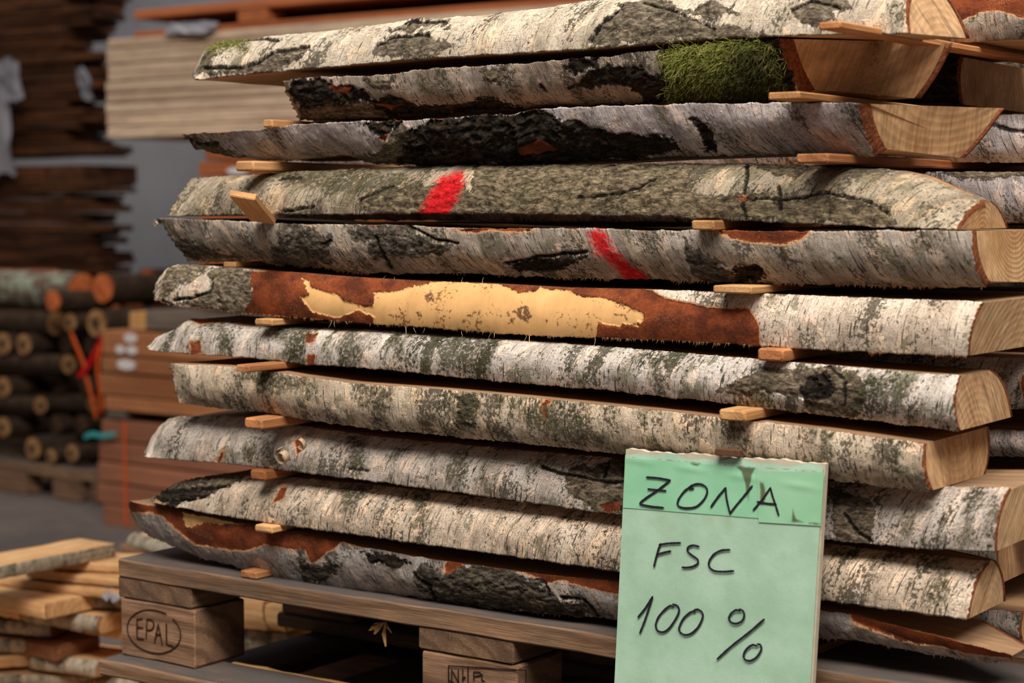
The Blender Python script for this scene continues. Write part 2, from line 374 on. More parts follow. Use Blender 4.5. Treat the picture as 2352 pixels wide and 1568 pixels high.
# ------------------------------------------------------------------ slabs
def interp_pl(pts):
    pts = np.array(pts, float); o = np.argsort(pts[:, 0], kind='stable'); pts = pts[o]
    return pts
def fnval(spec, sg):
    if isinstance(spec, (int, float)): return np.full_like(sg, float(spec))
    a = np.array(spec, float); return np.interp(sg, a[:, 0], a[:, 1])
SL = {}
def slab(key, name, label, cat, top, bot, bark, wood, v0=0.0, a_t=0.0, a_b=0.0, b_t=.2, b_b=.2, bulge=.01, bbulge=None, tb=.005, tbE=None,
         skewL=0.0, skewR=0.0, fields={}, fringe=0, fringe_top=0, group=None, world=False, ds=.0017, nt=46, pith=None, rough_amp=1.0, seed=1, blabel=None, sag=None, wave=.0012):
    """top, bot: the upper and lower edge of the bark face; a_*, b_*: how far back the front and rear edges of the flat faces sit."""
    rng = np.random.RandomState(seed)
    if world: T = np.array(top, float); Bm = np.array(bot, float)
    else:
        aT = a_t if isinstance(a_t, (int, float)) else a_t[0][1]
        T = np.array([at(x, y, v0+(a_t if isinstance(a_t, (int, float)) else fnval(a_t, np.array([ (x-top[0][0])/(top[-1][0]-top[0][0])]))[0]))[[0, 2]] for x, y in top])
        Bm = np.array([at(x, y, v0+(a_b if isinstance(a_b, (int, float)) else fnval(a_b, np.array([ (x-bot[0][0])/(bot[-1][0]-bot[0][0])]))[0]))[[0, 2]] for x, y in bot])
    L = max(T[-1, 0], Bm[-1, 0])-min(T[0, 0], Bm[0, 0]); ns = max(8, int(L/ds))
    sg = np.linspace(0, 1, ns)
    # finer steps at the ends, where outlines turn fast
    sg = (sg+.0*np.sin(sg))
    def curve(P):
        X = P[0, 0]+(P[-1, 0]-P[0, 0])*sg
        Z = np.interp(X, P[:, 0], P[:, 1])
        k = max(1, int(.006/ds)); kk = np.ones(2*k+1)/(2*k+1)
        Zs = np.convolve(np.pad(Z, k, mode='edge'), kk, 'valid'); e = np.minimum(np.arange(ns), ns-1-np.arange(ns)); wgt = np.clip(e/(k+1), 0, 1)
        return X, Z*(1-wgt)+Zs*wgt
    XT, ZT = curve(T); XB, ZB = curve(Bm)
    ZT = np.maximum(ZT, ZB+.001)
    SL[key] = dict(XT=XT, ZT=ZT, XB=XB, ZB=ZB, v0=v0)
    at_, ab_, bt_, bb_ = fnval(a_t, sg)+v0, fnval(a_b, sg)+v0, fnval(b_t, sg)+v0, fnval(b_b, sg)+v0
    bu = fnval(bulge, sg); bub = bu if bbulge is None else fnval(bbulge, sg)
    H = ZT-ZB; hs = np.clip(H/np.percentile(H, 70), .05, 1)
    endr = np.clip(sg/.035, .12, 1); bu = bu*hs*endr; bub = bub*hs*endr
    tbs = tb+((tbE or tb)-tb)*np.clip((sg-.955)/.045, 0, 1)**2
    tau = np.linspace(0, 1, nt)[None, :]
    def face(va, vb, bl, sign, off):
        # va at bottom, vb at top ; sign -1 front, +1 rear
        dv = (vb-va)[:, None]; dz = (ZT-ZB)[:, None]; ln = np.sqrt(dv**2+dz**2)+1e-6
        nv, nz = (sign*dz/ln), (-sign*dv/ln)
        k = (bl[:, None])*4*tau*(1-tau)+off
        X = XB[:, None]+(XT-XB)[:, None]*tau
        return X, va[:, None]+dv*tau+nv*k, ZB[:, None]+dz*tau+nz*k, nv+0*tau, nz+0*tau, np.cumsum(np.concatenate([np.zeros((ns, 1)), np.sqrt((dv*(tau[:, 1:]-tau[:, :-1]))**2+(dz*(tau[:, 1:]-tau[:, :-1]))**2)], 1), 1)
    X, Y, Z, nv, nz, tt = face(ab_, at_, bu, -1, 0.0)
    tt = tt-tt[:, -1:]*.5
    Xf = X.copy(); Yf = Y.copy(); Zf = Z.copy()
    # painted fields, read off where the marks sit on this face
    PX, PY = proj(np.stack([X, Y, Z], -1).reshape(-1, 3)); PX = PX.reshape(X.shape); PY = PY.reshape(X.shape)
    FI = {}
    wx = fbm(X*28, tt*28, seed+90, 5, .6); wy = fbm(X*28, tt*28, seed+95, 5, .6); PX0, PY0 = PX, PY
    for k in ('rough', 'dark', 'crack', 'brown', 'wood', 'red', 'green', 'spot'):
        f = np.full(X.shape, -40.0); wa = {'rough': 60, 'dark': 46, 'crack': 16, 'brown': 20, 'wood': 15, 'red': 14, 'green': 50, 'spot': 12}[k]
        PX = PX0+wx*wa; PY = PY0+wy*wa*.8
        for pl in fields.get(k, []):
            if k == 'crack': f = np.maximum(f, ldist(PX, PY, pl[1:], pl[0]))
            else: f = np.maximum(f, sdist(PX, PY, pl))
        FI[k] = f/2000.0
    PX, PY = PX0, PY0
    def mk(f, a=.0012): return np.clip((f+a)/(2*a), 0, 1)
    sX = X+tt*0.0
    nlow = fbm(X*9, tt*9+seed*3.1, seed, 3)*.007*rough_amp
    nmid = fbm(X*60, tt*60, seed+5, 4)*.0030*rough_amp
    rg = fbm(X*60+3*fbm(X*20, tt*20, seed+9, 3), tt*110, seed+7, 5, .6)
    edge = 0.006*(fbm(X*120, tt*120, seed+3, 4))
    d = nlow*np.minimum(1, 4*tau*(1-tau)*1.5)+nmid
    mr = mk(FI['rough']+edge, .0015); md = mk(FI['dark']+edge, .0015)
    plate = -np.abs(rg)*.012+.0015
    d = d+mr*plate*1.0*rough_amp+md*(plate*1.6-.0015+fbm(X*30, tt*30, seed+31, 3)*.009)*rough_amp
    d = d-mk(FI['crack'], .001)*.0035
    mb = mk(FI['brown']+edge*.3, .0006); mw = mk(FI['wood']+edge*.3, .0006)
    d = d*(1-mb)-mb*.0012+mb*nmid*.3; d = d*(1-mw)-mw*.0028
    d = np.maximum(d, -(tbs[:, None]-.0009))
    Yo = Y+nv*d; Zo = Z+nz*d
    # ragged edges
    jag = (vn(XB*900, XB*0, seed+40)-.5)*.0012+fbm(XB*90, XB*0, seed+41, 4)*wave*2.4
    Zo[:, 0] += jag; Zo[:, 1] += jag*.5
    jag = (vn(XT*900, XT*0, seed+42)-.5)*.0008+fbm(XT*90, XT*0, seed+43, 4)*wave*1.6
    Zo[:, -1] += jag; Zo[:, -2] += jag*.5
    e2 = (vn(np.arange(nt)*.5, np.zeros(nt), seed+50)-.5)*.004
    Xo = X.copy()
    Xo[-1] += e2*.6; Xo[0] += (vn(np.arange(nt)*.4, np.zeros(nt), seed+51)-.5)*.01
    # skewed ends
    chord = ab_[:, None]+(at_-ab_)[:, None]*tau
    def skew(Xa, Ya):
        wl = np.clip(1-sg/.12, 0, 1)[:, None]; wr = np.clip((sg-.8)/.2, 0, 1)[:, None]
        return Xa+skewL*(Ya-chord)*wl+skewR*(Ya-chord)*wr
    Xo = skew(Xo, Yo)
    Xi, Yi, Zi = X, Y-nv*tbs[:, None], Z-nz*tbs[:, None]*.9
    zc = np.clip(Zi, (ZB+.0004)[:, None], (ZT-.0004)[:, None]); Zi = zc
    Xi = skew(Xi, Yi)
    root = thing(name, label, cat, (float(XB[0]), float(v0), float(ZB.min())), group)
    Vo = np.stack([Xo, Yo, Zo], -1).reshape(-1, 3); Vi = np.stack([Xi, Yi, Zi], -1).reshape(-1, 3); n = len(Vo)
    I = np.arange(ns*nt).reshape(ns, nt)
    q = np.stack([I[:-1, :-1], I[1:, :-1], I[1:, 1:], I[:-1, 1:]], -1).reshape(-1, 4)
    F = [q]; M = [np.zeros(len(q), int)]
    def rim(a, flip):
        b = a+n; r = np.stack([a[:-1], a[1:], b[1:], b[:-1]], -1)
        if flip: r = r[:, ::-1]
        F.append(r); M.append(np.ones(len(r), int))
    rim(I[:, 0], True); rim(I[:, -1], False); rim(I[0, :], False); rim(I[-1, :], True)
    V = [Vo, Vi]
    cnt = 2*n
    def hairs(idx, count, down):
        nonlocal cnt
        hv = []; hf = []
        for _ in range(count):
            i = rng.randint(1, ns-1)
            if vn(np.array([XB[i]*25]), np.array([0.]), seed+77)[0] < .35: continue
            P = Vo[idx[i]]; l = rng.uniform(.0010, .0034)*(1.7 if rng.rand() < .05 else 1); wd = rng.uniform(.0005, .0015)
            lean = rng.uniform(-.6, .6)*l; bk = rng.uniform(-.4, .2)*l
            a = P+np.array([-wd, .0006, .0012*down]); b = P+np.array([wd, .0006, .0012*down]); c = P+np.array([0, -.0008, .001*down]); t_ = P+np.array([lean, bk-.0008, -down*l])
            hv += [a, b, c, t_]; k = cnt+len(hv)-4
            hf += [[k, k+1, k+3, k+3], [k+1, k+2, k+3, k+3], [k+2, k, k+3, k+3]]
        if hv:
            V.append(np.array(hv)); F.append(np.array(hf)); M.append(np.array([2]*len(hf))); cnt += len(hv)
    hf_tri = []
    VV = None
    # hairs are triangles: kept apart so that the big sheet stays one fast quad array
    qF = np.concatenate(F); qM = np.concatenate(M)
    V = [Vo, Vi]; F = []; M = []
    if fringe: hairs(I[:, 0], fringe, 1)
    if fringe_top: hairs(I[:, -1], fringe_top, -1)
    Vall = np.concatenate(V)
    me_q = qF
    if F:
        tri = np.concatenate(F)[:, :3]
        me_q = [tuple(x) for x in qF.tolist()]+[tuple(x) for x in tri.tolist()]
        mi = np.concatenate([qM, np.full(len(tri), 2)])
    else: mi = qM
    def pad(a): return np.concatenate([a, a, np.zeros((len(Vall)-2*n, 3))])
    st = pad(np.stack([X, tt, X*0], -1).reshape(-1, 3))
    fa = pad(np.stack([FI['rough'], FI['dark'], FI['crack']], -1).reshape(-1, 3))
    fb = pad(np.stack([FI['brown'], FI['wood'], FI['red']], -1).reshape(-1, 3))
    fc = pad(np.stack([FI['green'], FI['spot'], X*0], -1).reshape(-1, 3))
    ats = dict(st=st, fa=fa, fb=fb, fc=fc)
    if ds >= .006: ats['gr'] = Vall-np.array([0, v0, ZB.mean()+.01])
    bo = mesh_from('bark', Vall, me_q, [bark, INNER, FRINGE], root, mi, True, ats)
    if blabel: bo['label'] = blabel
    # ---- wood body
    kk = max(1, ns//160); ix = np.unique(np.concatenate([np.arange(0, ns, kk), [ns-1]]))
    jx = np.unique(np.linspace(0, nt-1, 14).astype(int))
    fr = np.stack([Xi, Yi, Zi], -1)[ix][:, jx]
    Xb, Yb, Zb, nvb, nzb, _ = face(bb_, bt_, bub, 1, 0.0)
    Zb = np.clip(Zb, (ZB+.0004)[:, None], (ZT-.0004)[:, None])
    rb = np.stack([skew(Xb, Yb-.004), Yb-.004, Zb], -1)[ix][:, jx][:, ::-1]
    # extra points across the flat faces
    def across(a, b, m=3): return np.stack([a+(b-a)*k/(m+1) for k in range(1, m+1)], 1)
    ring = np.concatenate([fr, across(fr[:, -1], rb[:, 0]), rb, across(rb[:, -1], fr[:, 0])], 1)
    m = ring.shape[1]; k = len(ix); W = ring.reshape(-1, 3)
    J = np.arange(k*m).reshape(k, m)
    Fs = np.stack([J[:-1], np.roll(J, -1, 1)[:-1], np.roll(J, -1, 1)[1:], J[1:]], -1).reshape(-1, 4).tolist()
    Fs = [f[::-1] for f in Fs]
    # end caps get their own vertices so that the edge stays sharp
    W2 = [W]; base = len(W)
    for row, fl in ((J[0], False), (J[-1], True)):
        c = W[row]; W2.append(c); idx = list(range(base, base+m)); base += m
        ctr = c.mean(0); W2.append(ctr[None]); ci = base; base += 1
        for a in range(m):
            f_ = [idx[a], idx[(a+1) % m], ci]; Fs.append(f_ if not fl else f_[::-1])
    W2 = np.concatenate(W2)
    zm = (ZB.mean()+ZT.mean())/2
    py_, pz = pith if pith else ((.5*(at_[-1]+bt_[-1])-v0), -.01)
    gr = W2-np.array([0, v0+py_, 0]); zref = np.interp(W2[:, 0], XB, ZB); gr[:, 2] = W2[:, 2]-zref-pz
    mesh_from('sawn_wood', W2, Fs, wood, root, None, False, dict(gr=gr))
    # ---- rear bark
    kr = max(1, int(.008/ds)); ir = np.unique(np.concatenate([np.arange(0, ns, kr), [ns-1]])); jr = np.unique(np.linspace(0, nt-1, 10).astype(int))
    Ro = np.stack([skew(Xb, Yb+.002), Yb+.002+.002*fbm(Xb*60, Zb*60, seed+60, 3), Zb], -1)[ir][:, jr]; Ri = Ro.copy(); Ri[..., 1] -= .0055
    a, b = Ro.shape[:2]; K = np.arange(a*b).reshape(a, b); nn = a*b
    q = np.stack([K[:-1, :-1], K[:-1, 1:], K[1:, 1:], K[1:, :-1]], -1).reshape(-1, 4); F = [q, q[:, ::-1]+nn]; M = [np.zeros(len(q), int), np.ones(len(q), int)]
    n = nn; rim2 = []
    for e, fl in ((K[:, 0], False), (K[:, -1], True), (K[0], True), (K[-1], False)):
        r = np.stack([e[:-1], e[1:], e[1:]+nn, e[:-1]+nn], -1); r = r[:, ::-1] if fl else r; F.append(r); M.append(np.ones(len(r), int))
    RV = np.concatenate([Ro.reshape(-1, 3), Ri.reshape(-1, 3)])
    st = np.stack([RV[:, 0], RV[:, 2], RV[:, 0]*0], -1); z3 = np.full((len(RV), 3), -.02)
    mesh_from('rear_bark', RV, np.concatenate(F), [bark, INNER], root, np.concatenate(M), True, dict(st=st, fa=z3, fb=z3, fc=z3))
    root['_front'] = 0
    SL[key].update(root=root, Vo=Vo, I=I, PX=PX, PY=PY, nv=nv, nz=nz)
    return root

END = dict(
 warm=endgrain_mat('birch_end_warm', (212, 170, 126), (186, 142, 100), 380, (.9, .25), .45, .9),
 diag=endgrain_mat('birch_end_diagonal', (216, 178, 136), (198, 158, 116), 420, (-.75, .66), .75, .9),
 diagr=endgrain_mat('birch_end_diagonal_cut', (212, 172, 130), (190, 148, 108), 420, (.75, .55), .75, .9),
 rays=endgrain_mat('birch_end_arcs', (218, 178, 132), (192, 148, 102), 620, (1, .1), .2, .9, .42),
 clean=endgrain_mat('birch_end_clean', (216, 174, 130), (192, 148, 106), 300, (1, .15), .3, .6, .08),
)
exec_slabs = True
BK = dict(
 b1=bark_mat('bark_cream', (220, 206, 186), (190, 176, 156), 1, -.35, .25, .15, .25, 0, .1, stain=.1, roughc=((74, 64, 52), (156, 142, 122))),
 b2=bark_mat('bark_grey_brown', (182, 168, 156), (142, 126, 114), 2, .22, .3, .3, .5, 0, .1, stain=.2),
 b3=bark_mat('bark_silver_lilac', (188, 178, 176), (148, 138, 138), 3, .45, .2, .25, .75, 0, .3, stain=.1),
 b4=bark_mat('bark_olive_grey', (186, 172, 150), (146, 132, 114), 4, -.4, .75, .55, .35, 0, .2, tint=(112, 106, 80), roughc=((66, 56, 42), (150, 134, 108))),
 b5=bark_mat('bark_grey_slanted', (186, 174, 162), (146, 134, 122), 5, .38, .35, .4, .65, 0, .35, stain=.1, roughc=((58, 52, 44), (124, 114, 102))),
 b6=bark_mat('bark_white_speckled', (222, 206, 188), (192, 174, 156), 6, -.12, .55, .2, .35, 0, .2, stain=.5, roughc=((68, 58, 46), (162, 146, 124))),
 b7=bark_mat('bark_white_banded', (216, 206, 198), (182, 172, 162), 7, -.18, .3, .6, .45, .85, .3, tint=(106, 108, 80), stain=.25),
 b8=bark_mat('bark_beige_speckled', (208, 190, 168), (174, 156, 136), 8, .05, .72, .45, .4, .25, .3, stain=.45),
 b9=bark_mat('bark_pale_grey', (210, 198, 188), (176, 164, 154), 9, -.35, .3, .4, .45, .2, .2, stain=.3),
 b10=bark_mat('bark_beige_dashed', (218, 200, 180), (188, 168, 148), 10, -.28, .38, .25, .8, .2, .15, stain=.3),
 b11=bark_mat('bark_blue_grey', (186, 178, 172), (148, 138, 132), 11, .35, .2, .3, .35, 0, .4, stain=.1, roughc=((48, 42, 36), (104, 94, 82))),
 bg=bark_mat('bark_rear_row', (190, 176, 162), (150, 138, 126), 12, .1, .4, .4, .6, .1, .2, stain=.3),
)
G1 = 'sawn birch logs in the front column of the stack'
G2 = 'sawn birch logs in the row behind the front column'
def front():
    C = 'log'
    slab('1', 'sawn_birch_log', 'cream barked sawn birch log on top of the stack, mossy tip and grey scars', C,
        [(447, 168), (455, 140), (470, 115), (500, 98), (560, 92), (640, 80), (700, 76), (780, 68), (900, 52), (960, 42), (1100, 35), (1250, 18), (1350, 2), (1450, -10), (1700, -35), (1950, -48), (2118, -52)],
        [(447, 183), (480, 180), (560, 172), (640, 164), (800, 149), (1000, 133), (1200, 122), (1400, 109), (1600, 94), (1700, 87), (1850, 81), (1950, 79), (2085, 77)],
        BK['b1'], END['diagr'], v0=-.005, a_t=.035, a_b=0, b_t=[(0, .17), (1, .05)], b_b=[(0, .22), (1, .088)], bulge=.012, bbulge=.005, tb=.004, tbE=.006, skewR=.33, group=G1, seed=11, pith=(.05, -.02),
        fields=dict(rough=[[(470, 168), (560, 160), (640, 126), (715, 106), (718, 122), (690, 142), (620, 168), (500, 178)], [(868, 112), (900, 86), (985, 84), (1040, 100), (1000, 128), (870, 136)], [(895, 72), (955, 48), (1030, 48), (985, 62), (950, 80)],
                           [(1350, 108), (1372, 62), (1430, 8), (1480, -6), (1560, 18), (1600, 50), (1700, 62), (1760, 84), (1600, 96), (1400, 110)], [(1818, 22), (1850, -5), (1930, -20), (1965, 20), (1905, 30), (1925, 62), (1850, 50)],
                           [(1560, 20), (1640, 5), (1700, 30), (1640, 40)], [(452, 175), (470, 120), (490, 105), (500, 130), (480, 175)]],
                    crack=[(3.5, (470, 158), (560, 158), (600, 140), (640, 120), (710, 107)), (3, (865, 105), (900, 86), (985, 84)), (3, (895, 73), (950, 50), (1025, 50)), (3, (550, 92), (600, 90), (640, 96)), (3, (1355, 95), (1380, 60), (1430, 15)), (2.5, (1820, 22), (1860, 2), (1930, 18)), (2, (1480, 10), (1560, 30), (1640, 66))],
                    green=[[(480, 100), (560, 90), (560, 110), (500, 118)]]))
    slab('2', 'sawn_birch_log', 'sawn birch log with thick green moss by its sawn end, second from top', C,
        [(650, 186), (700, 179), (760, 176), (900, 172), (950, 160), (1100, 151), (1200, 146), (1300, 136), (1400, 129), (1500, 117), (1600, 104), (1700, 93), (1790, 88)],
        [(690, 276), (800, 274), (900, 270), (960, 262), (1100, 258), (1200, 252), (1240, 243), (1400, 240), (1600, 233), (1700, 229), (1775, 228), (1842, 222)],
        BK['b2'], END['clean'], v0=.0, a_t=0, a_b=.045, b_t=.146, b_b=.146, bulge=[(0, .012), (.9, .012), (1, .003)], bbulge=.003, tb=.005, tbE=.014, skewR=.88, group=G1, seed=12, pith=(.06, .08), wave=.002,
        fields=dict(dark=[[(665, 190), (700, 180), (760, 178), (760, 195), (840, 210), (860, 230), (900, 215), (960, 240), (1060, 240), (1130, 225), (1200, 235), (1210, 262), (900, 268), (850, 240), (700, 250), (675, 225)],
                          [(1300, 140), (1370, 132), (1380, 160), (1330, 170), (1310, 175), (1290, 150)], [(1310, 195), (1350, 170), (1400, 155), (1460, 158), (1480, 180), (1550, 175), (1560, 235), (1480, 235), (1430, 205), (1340, 200)],
                          [(1530, 110), (1790, 88), (1800, 130), (1842, 222), (1560, 235), (1520, 180)]],
                    rough=[[(840, 185), (900, 200), (905, 180), (840, 178)], [(690, 240), (860, 245), (960, 268), (700, 276)], [(1100, 160), (1180, 155), (1150, 190), (1110, 180)]],
                    brown=[[(850, 238), (930, 240), (900, 252)], [(750, 195), (810, 205), (800, 220), (760, 212)]], crack=[(2.5, (1245, 196), (1258, 210))]))
    slab('3', 'sawn_birch_log', 'silver sawn birch log with black burr-like bark along its middle, third from top', C,
        [(422, 308), (470, 305), (600, 297), (700, 284), (830, 279), (950, 275), (1100, 266), (1180, 262), (1225, 250), (1400, 243), (1600, 238), (1800, 236), (1972, 237)],
        [(424, 318), (450, 342), (520, 357), (600, 368), (700, 367), (770, 356), (800, 358), (850, 374), (900, 379), (1050, 382), (1200, 377), (1350, 371), (1500, 363), (1650, 358), (1800, 353), (1960, 357), (2012, 360)],
        BK['b3'], END['warm'], v0=.0, a_t=0, a_b=.04, b_t=.165, b_b=.14, bulge=[(0, .010), (.9, .010), (1, .004)], bbulge=.002, tb=.005, tbE=.015, skewR=.55, group=G1, seed=13, pith=(.1, .12), rough_amp=1.25, wave=.0018,
        fields=dict(dark=[[(940, 290), (1000, 275), (1150, 264), (1230, 252), (1245, 262), (1285, 280), (1330, 285), (1400, 305), (1440, 310), (1510, 318), (1545, 330), (1550, 350), (1500, 362), (1200, 376), (1050, 384), (900, 380), (930, 350)], [(830, 280), (905, 276), (920, 290), (870, 310)], [(1585, 275), (1612, 270), (1640, 330), (1650, 356), (1620, 356), (1600, 310)]],
                    rough=[[(422, 310), (440, 306), (480, 330), (520, 340), (560, 362), (480, 352), (440, 340)], [(900, 290), (945, 285), (960, 350), (900, 380), (860, 372)], [(820, 360), (900, 340), (940, 380), (860, 378)]],
                    crack=[(3, (430, 322), (460, 330), (500, 332))], brown=[[(1190, 340), (1240, 320), (1280, 345), (1200, 356)], [(870, 315), (888, 310), (885, 325)]]))
    slab('4', 'sawn_birch_log', 'olive grey sawn birch log with a sprayed red mark near its left, fourth from top', C,
        [(440, 409), (560, 402), (700, 393), (850, 386), (950, 382), (1100, 378), (1300, 378), (1500, 376), (1700, 375), (1900, 380), (2050, 390), (2120, 403), (2200, 436), (2262, 460)],
        [(382, 497), (500, 494), (700, 493), (900, 491), (1100, 491), (1300, 493), (1500, 497), (1700, 507), (1900, 517), (2050, 522), (2195, 527)],
        BK['b4'], END['rays'], v0=.0, a_t=[(0, .03), (.85, .04), (1, .068)], a_b=0, b_t=[(0, .12), (.85, .10), (1, .074)], b_b=.145, bulge=[(0, .001), (.03, .006), (.08, .014), (1, .014)], tb=.005, tbE=.009, group=G1, seed=14, pith=(.07, -.01),
        fields=dict(rough=[[(825, 460), (870, 425), (980, 425), (1060, 420), (1080, 440), (1100, 380), (1600, 375), (1575, 420), (1600, 445), (1700, 440), (1780, 460), (1880, 440), (2000, 470), (2040, 480), (2060, 522), (1700, 508), (1300, 494), (1000, 492), (850, 490)], [(640, 480), (720, 475), (700, 494), (600, 494)], [(1700, 376), (1860, 380), (1830, 410), (1760, 400)]],
                    crack=[(3, (1712, 380), (1712, 420), (1705, 470), (1712, 505)), (2.5, (1700, 455), (1800, 460), (1900, 440), (2000, 465), (2040, 490)), (2, (1320, 455), (1420, 445), (1500, 410)), (2, (825, 460), (900, 425)), (3, (1790, 430), (1795, 480)), (2.5, (640, 412), (690, 408)), (2, (650, 485), (720, 475))],
                    red=[[(1008, 408), (1058, 394), (1062, 420), (1048, 458), (1022, 494), (968, 496), (985, 455), (1000, 430)]], green=[[(600, 395), (900, 390), (980, 420), (850, 440), (650, 430)]], brown=[[(1685, 452), (1712, 445), (1710, 460)]]))
    slab('5', 'sawn_birch_log', 'grey sawn birch log with a slanting red paint stripe at its middle, fifth from top', C,
        [(362, 501), (450, 503), (560, 508), (650, 514), (800, 515), (900, 516), (1000, 521), (1150, 526), (1350, 523), (1500, 530), (1600, 528), (1800, 532), (2000, 529), (2232, 530)],
        [(430, 598), (480, 603), (600, 596), (640, 606), (690, 616), (740, 612), (800, 626), (900, 629), (1050, 626), (1200, 634), (1400, 641), (1500, 641), (1600, 646), (1800, 652), (2000, 656), (2264, 661)],
        BK['b5'], END['rays'], v0=.0, a_t=0, a_b=.032, b_t=.235, b_b=.20, bulge=[(0, .001), (.03, .004), (.08, .010), (1, .010)], tb=.005, tbE=.014, group=G1, seed=15, pith=(.12, .085), fringe=800, wave=.0014,
        fields=dict(rough=[[(640, 515), (720, 512), (760, 560), (750, 610), (690, 616), (630, 606)], [(790, 515), (930, 516), (960, 545), (1030, 565), (1000, 590), (900, 600), (860, 600), (840, 560)], [(362, 520), (420, 590), (500, 596), (560, 590), (480, 560), (400, 540)], [(1560, 535), (1600, 570), (1680, 620), (1740, 648), (1600, 646), (1590, 600)]],
                    dark=[[(1165, 605), (1220, 590), (1300, 582), (1350, 580), (1300, 610), (1240, 628), (1190, 622)], [(1680, 620), (1730, 610), (1760, 640), (1700, 648)]],
                    crack=[(3, (1160, 605), (1230, 588), (1345, 578)), (3, (860, 545), (880, 590), (900, 615)), (2.5, (930, 520), (1000, 550), (1050, 560)), (2, (740, 560), (760, 555))],
                    brown=[[(1640, 530), (1860, 530), (1838, 552), (1790, 562), (1700, 556)], [(1040, 524), (1230, 526), (1200, 534), (1080, 532)]],
                    red=[[(1350, 535), (1384, 532), (1398, 562), (1428, 592), (1462, 618), (1492, 640), (1436, 644), (1408, 604), (1368, 578)]]))
    slab('6', 'sawn_birch_log', 'sawn birch log peeled to red-brown and bare yellow wood along its middle, sixth from top', C,
        [(355, 662), (362, 640), (385, 614), (420, 606), (520, 613), (600, 621), (650, 623), (800, 635), (950, 644), (1100, 649), (1300, 660), (1460, 663), (1650, 670), (1800, 676), (2000, 684), (2255, 692)],
        [(355, 688), (400, 703), (500, 713), (560, 719), (700, 731), (850, 743), (1000, 753), (1150, 766), (1300, 773), (1500, 781), (1700, 791), (1800, 798), (2000, 809), (2222, 818)],
        BK['b6'], END['diag'], v0=.0, a_t=.012, a_b=0, b_t=.25, b_b=.24, bulge=.010, tb=.005, tbE=.007, skewR=.02, group=G1, seed=16, pith=(.13, -.06), fringe=460,
        fields=dict(brown=[[(575, 622), (700, 615), (1100, 640), (1440, 655), (1500, 665), (1540, 690), (1620, 705), (1680, 712), (1722, 710), (1742, 740), (1745, 800), (1500, 790), (900, 760), (560, 730), (575, 680)]],
                    wood=[[(688, 640), (706, 645), (712, 660), (740, 668), (775, 675), (790, 690), (830, 702), (856, 705), (858, 672), (905, 668), (960, 655), (1000, 645), (1110, 645), (1140, 650), (1190, 672), (1230, 670), (1240, 660), (1300, 665), (1340, 680), (1400, 690), (1430, 700), (1475, 720), (1482, 730), (1470, 742), (1460, 736), (1468, 752), (1430, 742), (1426, 752), (1372, 742), (1368, 775), (1300, 790), (1000, 770), (858, 752), (860, 728), (820, 712), (775, 728), (720, 720), (700, 700), (688, 685), (705, 680), (700, 660)]],
                    spot=[[(1188, 705), (1205, 700), (1222, 725), (1210, 740), (1195, 735), (1180, 715)], [(970, 675), (990, 670), (995, 690), (980, 692)], [(1165, 735), (1180, 730), (1178, 745)], [(955, 715), (968, 712), (962, 735)], [(1410, 722), (1420, 724), (1416, 732)], [(1250, 735), (1262, 733), (1256, 742)], [(1070, 722), (1080, 720), (1078, 727)]],
                    rough=[[(355, 700), (360, 650), (390, 610), (420, 606), (500, 612), (470, 625), (450, 650), (400, 655), (370, 690)], [(500, 612), (600, 618), (560, 660), (600, 690), (550, 718), (500, 712), (420, 700), (480, 670), (490, 640)], [(1600, 770), (1700, 760), (1735, 795), (1600, 788)]],
                    crack=[(2.5, (400, 690), (440, 685), (480, 668), (490, 640)), (2, (370, 690), (400, 700)), (1.5, (612, 650), (605, 690), (612, 720))]))
    slab('7', 'sawn_birch_log', 'white sawn birch log with dark green bands and a big knot, seventh from top', C,
        [(342, 792), (360, 772), (400, 757), (440, 730), (520, 736), (580, 745), (700, 752), (850, 757), (1000, 768), (1200, 780), (1400, 795), (1600, 812), (1796, 829), (2000, 846), (2203, 862)],
        [(342, 804), (440, 813), (560, 821), (700, 836), (850, 846), (1000, 861), (1200, 881), (1400, 896), (1500, 909), (1600, 918), (1800, 943), (2000, 966), (2202, 990)],
        BK['b7'], END['diagr'], v0=-.008, a_t=[(0, .03), (.5, .02), (1, .004)], a_b=0, b_t=[(0, .12), (1, .085)], b_b=.15, bulge=.014, bbulge=.012, tb=.003, tbE=.006, group=G1, seed=17, pith=(.05, -.05),
        fields=dict(rough=[[(1640, 900), (1700, 870), (1770, 845), (1850, 840), (1960, 850), (1990, 880), (1975, 940), (1960, 960), (1900, 950), (1840, 930), (1860, 900), (1820, 905)]],
                    dark=[[(1828, 885), (1870, 858), (1905, 855), (1925, 880), (1905, 912), (1870, 920), (1835, 905)]],
                    crack=[(4, (1890, 862), (1905, 880), (1895, 905)), (2, (1900, 840), (1940, 870), (1940, 930))],
                    green=[[(600, 740), (720, 750), (700, 830), (660, 835), (640, 780)], [(795, 750), (835, 750), (830, 840), (785, 840)], [(1000, 765), (1160, 775), (1100, 870), (1010, 850)], [(900, 757), (930, 760), (925, 830), (905, 820)], [(490, 740), (530, 735), (525, 810), (500, 800)], [(1960, 860), (2100, 870), (2060, 950), (1950, 950)], [(1490, 810), (1530, 815), (1530, 910), (1500, 900)], [(1740, 840), (1765, 840), (1760, 930), (1742, 925)]],
                    brown=[[(438, 788), (458, 786), (462, 812), (438, 812)], [(706, 815), (724, 815), (722, 840), (706, 838)], [(700, 770), (735, 765), (722, 788), (708, 785)], [(440, 732), (520, 736), (580, 744), (520, 742), (460, 745)]]))
